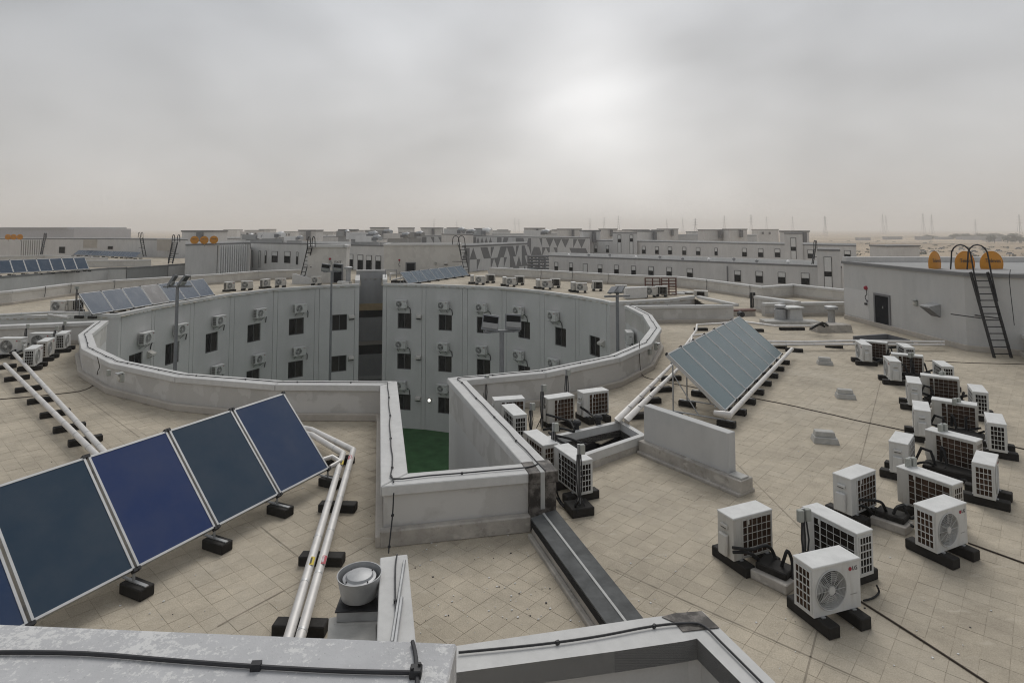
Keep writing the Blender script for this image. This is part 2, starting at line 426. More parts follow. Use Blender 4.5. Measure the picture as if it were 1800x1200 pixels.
M['col_pale'] = glassmat('collector_pale', (0.10, 0.135, 0.17), 0.25, 0.3, 0.15)
M['glass'] = glassmat('window_glass', (0.010, 0.010, 0.010), 0.12, 0.12, 0.03)
M['curtain'] = glassmat('curtained_glass', (0.026, 0.023, 0.020), 0.15, 0.12, 0.05)
def emis():
    k = NT('lamp_glow').set(0.4); k.col((0.9, 0.9, 0.9))
    k.b.inputs['Emission Color'].default_value = (1, 0.98, 0.93, 1); k.b.inputs['Emission Strength'].default_value = 4.0
    return k.m
M['glow'] = emis()
def sand():
    k = NT('desert_sand').set(0.95, 0, 0.15)
    a = k.noise(0.006, 6.0, 0.6); b = k.noise(0.035, 5.0, 0.65, (0.4, 1.6, 1))
    base = k.mix(k.rng(a, 0.4, 0.62, 0, 1), (0.34, 0.265, 0.185), (0.46, 0.37, 0.265))
    base = k.mix(k.rng(b, 0.56, 0.66, 0, 0.65), base, (0.24, 0.205, 0.16))
    k.col(base); return k.m
M['sand'] = sand()
M['leaf'] = plain('dry_foliage', (0.060, 0.066, 0.042), 0.9, 0, 0.3, 0.6)
M['bark'] = plain('bark', (0.10, 0.08, 0.06), 0.9)
M['lattice'] = plain('pylon_steel', (0.16, 0.16, 0.165), 0.6, 0.2)
M['shed'] = plain('shed_sheet', (0.30, 0.30, 0.32), 0.7, 0, 0.06, 0.1)
M['asphalt'] = plain('asphalt', (0.10, 0.098, 0.095), 0.9, 0, 0.2, 0.2)
M['carpaint'] = plain('car_paint', (0.35, 0.35, 0.36), 0.3, 0.2, 0.1)

def PJ(p):
    z = p[2] - EYE
    fw = p[1] * math.cos(PITCH) + z * math.sin(PITCH); up = -p[1] * math.sin(PITCH) + z * math.cos(PITCH)
    if fw < 0.1: return (-9999, 9999)
    return (900 + F * p[0] / fw, Y0 - F * up / fw)
V2 = lambda p: Vector((p[0], p[1]))
GZ = -11.6
# ================================================================== THE SETTING
gp = MB(); R_ = 9000
gp.add([(-R_, -300, GZ), (R_, -300, GZ), (R_, R_, GZ), (-R_, R_, GZ)], [(0, 1, 2, 3)])
struct(gp.build('desert_ground', M['sand']), 'flat sandy desert reaching to the hazy horizon')

# plan lines: the near block's parapet (roof-side edge of the coping), seen from left to right
zP = 0.85; CW = 0.42
NLp = [(167, 566), (137, 588), (143, 613), (193, 638), (307, 662), (483, 676), (668, 677), (669, 855), (931, 832)]
NL = [V2(G(u, v, zP)) for u, v in NLp]
a0 = V2(G(0, 573, zP)); dr = (a0 - NL[0]).normalized(); NL.insert(0, NL[0] + dr * 26)
NRp = [(978, 827), (820, 668), (960, 655), (1090, 628), (1145, 604), (1163, 577), (1146, 553), (1115, 538), (1290, 536)]
NR = [V2(G(u, v, zP)) for u, v in NRp]
# the far blocks' low kerb (courtyard-side edge)
zK = 0.15
FLp = [(-200, 558), (0, 555), (209, 552), (270, 539), (333, 528), (400, 517), (480, 507.5), (560, 502), (632, 499)]
FRp = [(673, 498), (750, 499.5), (820, 502), (880, 504.5), (950, 511), (1013, 519.5), (1060, 528), (1072, 531), (1180, 525), (1222, 520)]
def interp(P, u):
    for (a, b), (c, d) in zip(P, P[1:]):
        if a <= u <= c: return b + (d - b) * (u - a) / (c - a)
    return P[-1][1] if u > P[-1][0] else P[0][1]
FLc = [V2(G(u, v, zK)) for u, v in FLp]; FRc = [V2(G(u, v, zK)) for u, v in FRp]
KB = 1.13
rb = [FLc[-1] * KB, FRc[0] * KB]
NLm = offset_line(NL, 0.2); NRm = offset_line(NR, 0.2)
hole = NLm + NRm + list(reversed(FRc)) + [rb[1], rb[0]] + list(reversed(FLc))
# low service shaft beside the air conditioners
SH = [V2(G(u, v, 0.3)) for u, v in [(1012, 806), (1136, 764), (1092, 738), (955, 768)]]
SHi = offset_line(SH + [SH[0], SH[1]], 0.12)[1:5]; SHi = [SHi[3], SHi[0], SHi[1], SHi[2]]
OLp = [(-120, 523), (23, 511), (120, 499), (200, 492.5), (391, 481), (455, 476), (530, 473.5)]
ORp = [(860, 470), (944, 474), (1100, 483), (1189, 486), (1244, 492), (1340, 504), (1395, 500), (1484, 509)]
OL = [V2(G(u, v, zP)) for u, v in OLp]; OR = [V2(G(u, v, zP)) for u, v in ORp]
outer = [Vector((-46, -5)), Vector((42, -5)), Vector((42, 36)), OR[-1] + Vector((3, 1))] + list(reversed(OR)) + [Vector((-3, 72)), Vector((-20, 72))] + list(reversed(OL)) + [Vector((-46, OL[0].y - 2))]
loops = [[Vector((p[0], p[1], 0)) for p in L] for L in (outer, hole, SHi)]
tris = tessellate_polygon(loops); flat = [p for L in loops for p in L]
dk = MB(); dk.add([(p[0], p[1], -0.0035) for p in flat], [tuple(t) for t in tris])
deck = struct(dk.build('roof_deck', M['joint']), 'beige tiled roof deck around the curved courtyard')
for p_ in deck.data.polygons:
    if p_.normal.z < 0: p_.flip()

# tiles: the 300 that show largest are objects, the rest one field
tm = MB().box((0, 0, -0.006), (TSZ - 0.005, TSZ - 0.005, 0.012)).mesh('tile', M['tile'])
hidden = [[(-10, 1110), (580, 830), (505, 690), (-10, 850)], [(-10, 1094), (803, 1128), (803, 1300), (-10, 1300)],
          [(803, 1140), (1180, 1078), (1240, 1074), (1266, 1104), (1361, 1200), (1361, 1300), (803, 1300)], [(566, 1084), (600, 980), (668, 977), (720, 972), (732, 1130), (566, 1130)]]
ca, sa = math.cos(TROT), math.sin(TROT); cand = []
for i in range(-310, 310):
    for j in range(-310, 310):
        x = (i + 0.5) * TSZ; y = (j + 0.5) * TSZ
        X = ca * x - sa * y; Y = sa * x + ca * y
        if Y < 4.5 or Y > 62: continue
        u, v = PJ((X, Y, 0))
        if u < -60 or u > 1860 or v > 1240: continue
        if inside((X, Y), hole) or inside((X, Y), SHi) or not inside((X, Y), outer): continue
        cand.append((Y, X, u, v, any(inside((u, v), h) for h in hidden) or not (5 < u < 1795 and v < 1195)))
edges = [(hole[i], hole[(i + 1) % len(hole)]) for i in range(len(hole))]
vis = sorted([c for c in cand if not c[4]]); pick = set((c[0], c[1]) for c in vis[:300])
tf = MB()
for Y, X, u, v, hid in cand:
    if Y < 26 and min(seg_dist((X, Y), a, b) for a, b in edges) < 0.3: continue
    if (Y, X) in pick:
        o = bpy.data.objects.new('tile', tm); C.objects.link(o); o.parent = deck
        o.location = Vector((X, Y, random.uniform(-0.0025, 0.001))) - LOC['roof_deck']
        o.rotation_euler = (random.uniform(-0.004, 0.004), random.uniform(-0.004, 0.004), TROT + random.uniform(-0.004, 0.004))
    else:
        h = TSZ / 2 - random.uniform(0.0012, 0.003); z = random.uniform(-0.0025, 0.001); c_, s_ = math.cos(TROT) * h, math.sin(TROT) * h
        q = [(X - c_ + s_, Y - s_ - c_), (X + c_ + s_, Y + s_ - c_), (X + c_ - s_, Y + s_ + c_), (X - c_ - s_, Y - s_ + c_)]
        tz = [z + random.uniform(-0.001, 0.001) for _ in q]
        tf.add([(a[0], a[1], b) for a, b in zip(q, tz)] + [(a[0], a[1], -0.02) for a in q], [(0, 1, 2, 3), (4, 5, 1, 0), (5, 6, 2, 1), (6, 7, 3, 2), (7, 4, 0, 3)])
o = tf.build('tile_field', M['tile'], deck, recalc=False); o['kind'] = 'stuff'
for a, b in [((1548, 670), (1413, 1200)), ((1082, 1000), (1560, 1214)), ((93, 657), (245, 768)), ((382, 1100), (668, 946)), ((458, 925), (534, 985)), ((0, 743), (205, 702)), ((1180, 700), (1440, 960))]:
    A = G(*a, 0.002); B = G(*b, 0.002); t = (B - A).normalized(); n = Vector((-t.y, t.x, 0)) * 0.010
    MB().add([A - n, B - n, B + n, A + n], [(0, 1, 2, 3)]).build('movement_joint', M['seam'], deck)
# courtyard floor
cf = MB(); cf.add([(p[0], p[1], GZ + 0.03) for p in [(-48, 8), (14, 8), (14, 60), (-48, 60)]], [(0, 1, 2, 3)])
struct(cf.build('courtyard_turf', M['turf']), 'dark green artificial turf on the courtyard floor')

# ------------------------------------------------------------------ near block parapets
def parapet(name, label, P, zt, zb=0.0, cw=CW, cop='coping', wal='parapet', side=1, skirt=True, cap_h=0.15, joints=True, facade=None):
    base = (P[0] + P[-1]) / 2
    t = thing(name, label, 'parapet', (base.x, base.y, zb))
    o0 = offset_line(P, 0.05 * side); o1 = offset_line(P, (cw - 0.05) * side); e1 = offset_line(P, cw * side)
    MB().strip(o0, o1, zb, zt - cap_h + 0.002).build('wall', M[wal], t)
    if facade is not None:
        MB().strip(offset_line(P, (cw - 0.14) * side), o1, facade, zb - 0.002).build('facade_wall', M['wall'], t)
    for i in range(len(P) - 1):       # one coping length per straight
        g = 0.003
        MB().strip([P[i].lerp(P[i + 1], g), P[i].lerp(P[i + 1], 1 - g)], [e1[i].lerp(e1[i + 1], g), e1[i].lerp(e1[i + 1], 1 - g)], zt - cap_h, zt).build('coping', M[cop], t, bevel=0.012)
    if skirt:
        MB().strip(offset_line(P, -0.07 * side), offset_line(P, 0.06 * side), zb - 0.01, zb + 0.17).build('skirting', M['skirt'], t, bevel=0.02)
    return t
pl = parapet('parapet_wall', 'curved grey parapet with broad pale coping left of the courtyard', NL, zP, facade=GZ)
pr = parapet('parapet_wall', 'curved grey parapet with broad pale coping right of the courtyard', NR, zP, facade=GZ)
# cement skirting, tall and stained, along the notch front
MB().strip(offset_line(NL[8:10], -0.09), offset_line(NL[8:10], 0.045), -0.012, 0.24).build('skirting', M['cement'], pl, bevel=0.02)
# tarred movement joint in the corner of the notch
tj = thing('movement_joint', 'black tarred movement joint splitting the parapet corner', 'joint', (NL[9].x, NL[9].y, 0))
d_ = (NR[0] - NL[9]).normalized(); n_ = Vector((-d_.y, d_.x))
def slab_on(P0, P1, off0, off1, z0, z1, name, mat, par, bevel=0.0):
    d = (P1 - P0).normalized(); n = Vector((-d.y, d.x))
    return MB().strip([P0 + n * off0, P1 + n * off0], [P0 + n * off1, P1 + n * off1], z0, z1).build(name, M[mat], par, bevel)
slab_on(NL[9] - d_ * 0.02, NR[0] + d_ * 0.02, -0.033, 0.45, 0.69, 0.862, 'cap', 'tar', tj, 0.008)
slab_on(NL[9] - d_ * 0.01, NR[0] - d_ * 0.015, -0.03, 0.07, 0.0, 0.688, 'post', 'tar', tj)
slab_on(NL[9] + d_ * 0.17, NL[9] + d_ * 0.24, -0.037, 0.46, 0.3, 0.868, 'seal', 'sealant', tj)

# raised cover of the movement joint running to the front
J0 = [V2(G(933, 908, 0.3)), V2(G(1075, 1105, 0.3))]; J1 = [V2(G(977, 893, 0.3)), V2(G(1142, 1097, 0.3))]
jc = thing('joint_kerb', 'raised kerb with dark sheet cover running over the roof', 'kerb', (J0[0].x, J0[0].y, 0))
MB().strip([J0[0].lerp(J1[0], 0.04), J0[1].lerp(J1[1], 0.04)], [J0[0].lerp(J1[0], .93), J0[1].lerp(J1[1], .93)], -0.01, 0.26).build('kerb', M['cement'], jc)
MB().strip([J0[0] + Vector((-.05, -.02)), J0[1] + Vector((-.05, -.02))], [J0[0].lerp(J1[0], 0.04), J0[1].lerp(J1[1], 0.04)], -0.01, 0.06).build('skirting', M['cement'], jc, 0.01)
MB().strip(J0, [J0[0].lerp(J1[0], .46), J0[1].lerp(J1[1], .46)], 0.262, 0.285).build('cover_sheet', M['sheet'], jc)
MB().strip([J0[0].lerp(J1[0], -0.01), J0[1].lerp(J1[1], -0.01)], [J0[0].lerp(J1[0], 0.039), J0[1].lerp(J1[1], 0.039)], 0.17, 0.2605).build('gap_dark_strip', M['void'], jc)  # solid strip, coloured black for the dark gap below the cover edge
MB().strip([J0[0].lerp(J1[0], .53), J0[1].lerp(J1[1], .53)], J1, 0.262, 0.285).build('cover_sheet', M['sheet'], jc)
MB().strip([J0[0].lerp(J1[0], .46), J0[1].lerp(J1[1], .46)], [J0[0].lerp(J1[0], .53), J0[1].lerp(J1[1], .53)], 0.265, 0.295).build('seal', M['sealant'], jc)

# light shaft in the foreground, its coping and inner faces
QO = [V2(G(u, v, zP)) for u, v in [(640, 1158), (1131, 1086), (1234, 1073), (1266, 1104), (1470, 1303)]]
QI = [V2(G(u, v, zP)) for u, v in [(690, 1196), (1080, 1144), (1204, 1126), (1225, 1121.5), (1400, 1297)]]
ls = thing('light_shaft', 'grey parapet round a light shaft in the right foreground', 'parapet', (QO[2].x, QO[2].y, 0))
for i in range(4):
    MB().strip([QO[i], QO[i + 1]], [QI[i], QI[i + 1]], 0.66, zP).build('coping', M['coping'], ls)
li = [q.lerp(p, 0.06) for p, q in zip(QO, QI)]; l2_ = [q.lerp(p, 0.16) for p, q in zip(QO, QI)]; lo = [p.lerp(q, 0.1) for p, q in zip(QO, QI)]
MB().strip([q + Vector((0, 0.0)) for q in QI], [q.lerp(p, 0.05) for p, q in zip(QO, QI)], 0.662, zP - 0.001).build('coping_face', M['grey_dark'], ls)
MB().strip(l2_, lo, -3.0, 0.657).build('wall', M['wall'], ls)
MB().strip([Vector((x, y)) for x, y in ((1.55, 4.95), (1.62, 4.95))], [Vector((x, y)) for x, y in ((1.55, 5.02), (1.62, 5.02))], -3, 0.6).build('downpipe', M['grey_dark'], ls)
pat = [G(u, v, zP + 0.004) for u, v in [(1163, 1084), (1185, 1078), (1233, 1074), (1264, 1103), (1200, 1110), (1186, 1094)]]
MB().add([tuple(p) for p in pat] + [tuple(p + Vector((0, 0, 0.006))) for p in pat], [tuple(range(5, -1, -1)), tuple(range(6, 12))] + [(i, (i + 1) % 6, 6 + (i + 1) % 6, 6 + i) for i in range(6)]).build('patch', M['tar'], ls)

# the stair house the picture is taken from
zH = 2.9
f0 = V2(G(-40, 1093.5, zH)); f1 = V2(G(803, 1129, zH)); r1 = V2(G(811, 1203, zH))
dfr = (f1 - f0).normalized(); bk = (r1 - f1).normalized()
st = thing('stair_house', 'worn speckled grey coping of the stair house in the foreground', 'stair house', (f0.x, f0.y, 0))
L0 = f0 - dfr * 3; nb = Vector((dfr.y, -dfr.x))
MB().strip([L0, f1], [L0 + nb * 0.48, f1 + nb * 0.48], zH - 0.16, zH).build('coping', M['coping_near'], st, bevel=0.008)
MB().strip([L0 + nb * 0.05, f1 + nb * 0.05 - dfr * 0.05], [L0 + nb * 0.40, f1 + nb * 0.4 - dfr * 0.05], -0.01, zH - 0.162).build('wall', M['wall_house'], st)
MB().strip([f1 + nb * 0.485 - dfr * 0.45, f1 + nb * 4.0 - dfr * 0.45], [f1 + nb * 0.485, f1 + nb * 4.0], zH - 0.16, zH - 0.001).build('coping', M['coping_near'], st)
MB().prism([f1 + nb * 4.0 - dfr * 0.05, f1 + nb * 0.41 - dfr * 0.05, L0 + nb * 0.41, L0 + nb * 4.0][::-1], -0.01, zH - 0.25).build('roof_slab', M['joint'], st)

# low wall between vent and notch
BW = [G(u, v, 0.85) for u, v in [(668, 979), (716, 973), (731, 1128), (662, 1130)]]
BWb = BW[:2] + [BW[2] + (BW[2] - BW[1]) * 0.25, BW[3] + (BW[3] - BW[0]) * 0.25]
bw = thing('dwarf_wall', 'pale grey dwarf wall between roof vent and bare roof bay', 'wall', (BW[0].x, BW[0].y, 0))
MB().prism([(p.x, p.y) for p in BWb][::-1], -0.01, 0.85).build('wall', M['coping'], bw, bevel=0.01)

# free-standing screen wall on its kerb
K0 = V2(G(1122, 796, 0)); K1 = V2(G(1302, 873, 0)); kd = (K1 - K0).normalized(); kn = Vector((-kd.y, kd.x))
sw = thing('screen_wall', 'free standing grey screen wall on a stained kerb', 'wall', (K0.x, K0.y, 0))
MB().strip([K0 - kn * 0.06, K1 - kn * 0.06], [K0 + kn * 0.42, K1 + kn * 0.42], -0.01, 0.06).build('kerb_base', M['cement'], sw, bevel=0.015)
MB().strip([K0, K1 + kd * 0.0], [K0 + kn * 0.36, K1 + kn * 0.36], 0.05, 0.26).build('kerb', M['cement'], sw, bevel=0.01)
S0 = K0 + kd * 0.05 + kn * 0.12; Ltot = (K1 - K0).length; S1 = K0 + kd * (Ltot * 0.87) + kn * 0.12
MB().strip([S0, S1], [S0 + kn * 0.2, S1 + kn * 0.2], 0.255, 0.98).build('panel', M['wall_house'], sw, bevel=0.008)
pb = K0 + kd * (Ltot * 0.935) + kn * 0.18
MB().box((pb.x, pb.y, 0.275), (0.26, 0.22, 0.03), math.atan2(kd.y, kd.x)).build('paver', M['concrete'], sw, bevel=0.006)

# service shaft kerb
sk = thing('service_shaft', 'low kerbed service shaft with pipes beside the air conditioners', 'shaft', (SH[0].x, SH[0].y, 0))
for i in range(4):
    MB().strip([SH[i], SH[(i + 1) % 4]], [SHi[i], SHi[(i + 1) % 4]], 0.14, 0.3 + 0.001 * i).build('kerb', M['coping'], sk)
    MB().strip([SH[i], SH[(i + 1) % 4]], [SHi[i], SHi[(i + 1) % 4]], -0.01, 0.138).build('kerb_base', M['cement'], sk)
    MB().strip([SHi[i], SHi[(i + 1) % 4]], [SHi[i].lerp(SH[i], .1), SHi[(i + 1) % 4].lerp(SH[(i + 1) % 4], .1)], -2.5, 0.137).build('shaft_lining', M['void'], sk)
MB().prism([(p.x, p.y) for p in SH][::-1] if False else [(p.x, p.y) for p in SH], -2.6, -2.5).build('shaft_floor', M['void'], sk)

# ------------------------------------------------------------------ far blocks round the courtyard
ROWZ = (-2.9, -6.2, -9.5); ACZ = (-1.52, -4.82, -8.12)
spots = []                                   # wall-mounted things, placed later
def far_block(name, label, P, facets, ends, side):
    Pc = [V2(G(u, v, zK)) for u, v in P]
    t = thing(name, label, 'building', (Pc[len(Pc) // 2].x, Pc[len(Pc) // 2].y, GZ))
    away = 0.10
    def pt(u): 
        p = V2(G(u, interp(P, u), zK)); return p + p.normalized() * away
    def slab(A, B, boxes, nm, th=0.12):
        d = (B - A).normalized(); n = Vector((-d.y, d.x)); m = MB()
        if n.dot(A) < 0: n = -n
        for s0, s1, z0, z1 in boxes:
            m.strip([A + d * s0, A + d * s1], [A + d * s0 + n * th, A + d * s1 + n * th], z0, z1)
        return m.build(nm, M['wall'], t, recalc=True), d, n
    us = sorted(set([f['u'][0] for f in facets] + [f['u'][1] for f in facets] + list(ends)))
    zt = -0.06
    for ua, ub in zip(us, us[1:]):
        f = next((f for f in facets if f['u'] == (ua, ub)), None)
        A, B = pt(ua), pt(ub); L = (B - A).length; g = 0.013
        if f is None:
            slab(A, B, [(g, L - g, GZ, zt)], 'pilaster'); continue
        wpt = ONP(f['win'][0], f['win'][1], A, B); d = (B - A).normalized(); sc = (V2(wpt) - A).dot(d); w, h = 1.2, 1.28
        s0, s1 = sc - w / 2, sc + w / 2; zs = zt; bx = [(g, s0, GZ, zt), (s1, L - g, GZ, zt)]; wins = []
        for r in range(f['rows']):
            bx.append((s0, s1, ROWZ[r] + h / 2, zs)); wins.append(ROWZ[r]); zs = ROWZ[r] - h / 2
        bx.append((s0, s1, GZ, zs))
        _, d, n = slab(A, B, bx, 'facade_panel')
        for r, zc in enumerate(wins):
            c = A + d * sc + n * 0.10
            fr = MB()
            for q in (-1, 1):
                fr.obox((c.x + d.x * q * (w / 2 - .03), c.y + d.y * q * (w / 2 - .03), zc), (d.x * .03, d.y * .03, 0), (n.x * .03, n.y * .03, 0), (0, 0, h / 2))
                fr.obox((c.x, c.y, zc + q * (h / 2 - .03)), (d.x * (w / 2 - .06), d.y * (w / 2 - .06), 0), (n.x * .03, n.y * .03, 0), (0, 0, .03))
            fr.obox((c.x - n.x * .002, c.y - n.y * .002, zc), (d.x * .028, d.y * .028, 0), (n.x * .03, n.y * .03, 0), (0, 0, h / 2 - .06))
            fo = fr.build('window', M['frame'], t)
            opn = f.get('open', 0)
            for q, mt in ((-1, 'glass' if opn <= 0 else 'curtain'), (1, 'curtain' if opn <= 0 else 'glass')):
                pc = c + d * (q * (w / 4 - .015)) + n * 0.01
                MB().obox((pc.x, pc.y, zc), (d.x * (w / 4 - .045), d.y * (w / 4 - .045), 0), (n.x * .006, n.y * .006, 0), (0, 0, h / 2 - .06)).build('pane', M[mt], fo)
        for kind in ('ac', 'vent'):
            if kind in f:
                p = ONP(f[kind][0], f[kind][1], A, B); s = (V2(p) - A).dot(d)
                rows = f['rows'] if kind == 'vent' else f.get('acrows', f['rows'])
                for r in range(rows):
                    q = A + d * s; spots.append((kind, Vector((q.x, q.y, (ACZ[r] if kind == 'ac' else ROWZ[r] + 0.35))), d, n, side, f['col'], r))
    # backing wall, kerb
    Bk = [pt(u) for u in us]; Bk0 = offset_line(Bk, 0.16); Bk1 = offset_line(Bk, 0.34)
    MB().strip(Bk0, Bk1, GZ, -0.07).build('inner_wall', M['wall'], t)
    Ku = [u for u, v in P if us[0] <= u <= us[-1]]
    Kp = [V2(G(u, interp(P, u), zK)) for u in sorted(set([us[0], us[-1]] + Ku))]
    Ko = offset_line(Kp, 0.34)
    for i in range(len(Kp) - 1):
        MB().strip([Kp[i], Kp[i + 1]], [Ko[i], Ko[i + 1]], -0.06, zK).build('coping', M['coping'], t)
    return t
words = ['first', 'second', 'third', 'fourth', 'fifth', 'sixth']
FLf = [dict(u=(214, 267.5), win=(239, 628), ac=(250, 598), vent=(262, 621), rows=1, col=5, open=1),
       dict(u=(273, 335), win=(303, 620), ac=(312, 578), rows=1, col=4, open=0),
       dict(u=(342, 405), win=(372.5, 602), ac=(380, 565), rows=2, col=3, open=0),
       dict(u=(413, 481), win=(446.7, 587), ac=(453, 552), rows=2, col=2, open=0),
       dict(u=(489, 554), win=(521, 577), ac=(525, 544), rows=2, col=1, open=0),
       dict(u=(562, 624), win=(597, 570), vent=(617.5, 558), rows=2, col=0, open=1)]
FRf = [dict(u=(680, 742), win=(711, 566), ac=(707, 536), vent=(737, 557), rows=3, col=0, open=0),
       dict(u=(749, 813), win=(782.5, 567.5), ac=(781, 537), rows=3, col=1, open=0),
       dict(u=(822, 882.5), win=(850, 572), ac=(848, 541), rows=2, col=2, open=0),
       dict(u=(890, 949), win=(921, 581), ac=(914.5, 547), rows=2, col=3, open=0),
       dict(u=(957, 1011), win=(985, 592), ac=(976.7, 557), rows=2, col=4, open=0),
       dict(u=(1017.5, 1066), win=(1045, 607), vent=(1060, 600), rows=1, col=5, open=0)]
fl = far_block('residential_block', 'grey four storey block with curved facade left of the recess', FLp, FLf, (209, 632), 'left')
fr_ = far_block('residential_block', 'grey four storey block with curved facade right of the recess', FRp, FRf, (673, 1072), 'right')
# return walls into the two passages
for blk, P in ((fl, [V2(G(u, v, zK)) for u, v in [(-200, 558), (0, 555), (208.6, 552)]]), (fr_, [V2(G(u, v, zK)) for u, v in [(1072.6, 531), (1180, 525), (1222, 520)]])):
    P2 = offset_line(P, 0.05); P3 = offset_line(P, 0.25); P4 = offset_line(P, 0.34)
    MB().strip(P2, P3, GZ, -0.062).build('return_wall', M['wall'], blk)
    MB().strip(P, P4, -0.06, zK - 0.002).build('coping', M['coping'], blk)
# low kerb closing the right-hand passage
ka = V2(G(1224, 520, zK)); kb_ = V2(G(1291, 534, zK))
lk = MB().strip([ka, kb_], offset_line([ka, kb_], 0.3), -0.02, zK).build('passage_kerb', M['coping'])
tag(lk, 'low pale kerb closing the passage right of the courtyard', 'kerb')
# recess between the two far blocks
rc = thing('recess_wall', 'dark grey set back wall with open landings in the facade recess', 'wall', (rb[0].x, rb[0].y, GZ))
rd = (rb[1] - rb[0]).normalized(); rn = Vector((-rd.y, rd.x)); RL = (rb[1] - rb[0]).length
def rw(z0, z1, nm, mt, o0=0.0, o1=0.25): return MB().strip([rb[0] + rn * o0 - rd * .3, rb[1] + rn * o0 + rd * .3], [rb[0] + rn * o1 - rd * .3, rb[1] + rn * o1 + rd * .3], z0, z1).build(nm, M[mt], rc)
dR = rb[0].y
zz = [AT(650, v, dR).z for v in (534, 546, 559, 600, 607, 624, 662)]
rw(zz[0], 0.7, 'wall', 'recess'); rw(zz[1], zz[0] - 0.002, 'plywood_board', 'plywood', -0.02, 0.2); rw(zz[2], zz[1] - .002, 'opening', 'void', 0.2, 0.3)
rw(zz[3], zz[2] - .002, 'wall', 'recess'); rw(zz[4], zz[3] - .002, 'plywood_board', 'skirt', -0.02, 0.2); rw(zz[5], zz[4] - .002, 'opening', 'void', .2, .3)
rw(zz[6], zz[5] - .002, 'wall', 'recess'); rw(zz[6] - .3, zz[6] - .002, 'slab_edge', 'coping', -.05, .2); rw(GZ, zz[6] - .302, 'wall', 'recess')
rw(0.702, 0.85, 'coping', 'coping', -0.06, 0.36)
for q, (e0, e1) in enumerate(((FLc[-1], rb[0]), (FRc[0], rb[1]))):
    w_ = Vector((-0.25, 0)) if q == 0 else Vector((0.25, 0))
    e0 = e0 + e0.normalized() * 0.45
    MB().strip([e0, e1], [e0 + w_, e1 + w_], GZ, 0.1).build('side_wall', M['wall'], rc)
    MB().strip([e0 - w_ * .1, e1 - w_ * .1], [e0 + w_ * 1.5, e1 + w_ * 1.5], 0.102, 0.42).build('side_coping', M['coping'], rc)
# outer parapets of the far blocks
po1 = parapet('parapet_wall', 'long cream parapet behind the far left solar array', OL, zP, side=1, wal='parapet_far', facade=GZ)
po2 = parapet('parapet_wall', 'long patched cream parapet behind the far right rooftop units', OR, zP, side=1, wal='parapet_far', facade=GZ)
q1 = [V2(G(u, v, 0.70)) for u, v in [(1345, 533), (1490, 531)]]; q2 = [V2(G(u, v, zP)) for u, v in [(1324, 520), (1398, 530)]]
parapet('parapet_wall', 'grey parapet behind the roof fans left of the stair house', q1, 0.70, side=1)
parapet('parapet_wall', 'short grey parapet running off behind the roof fans', q2, zP, side=1)

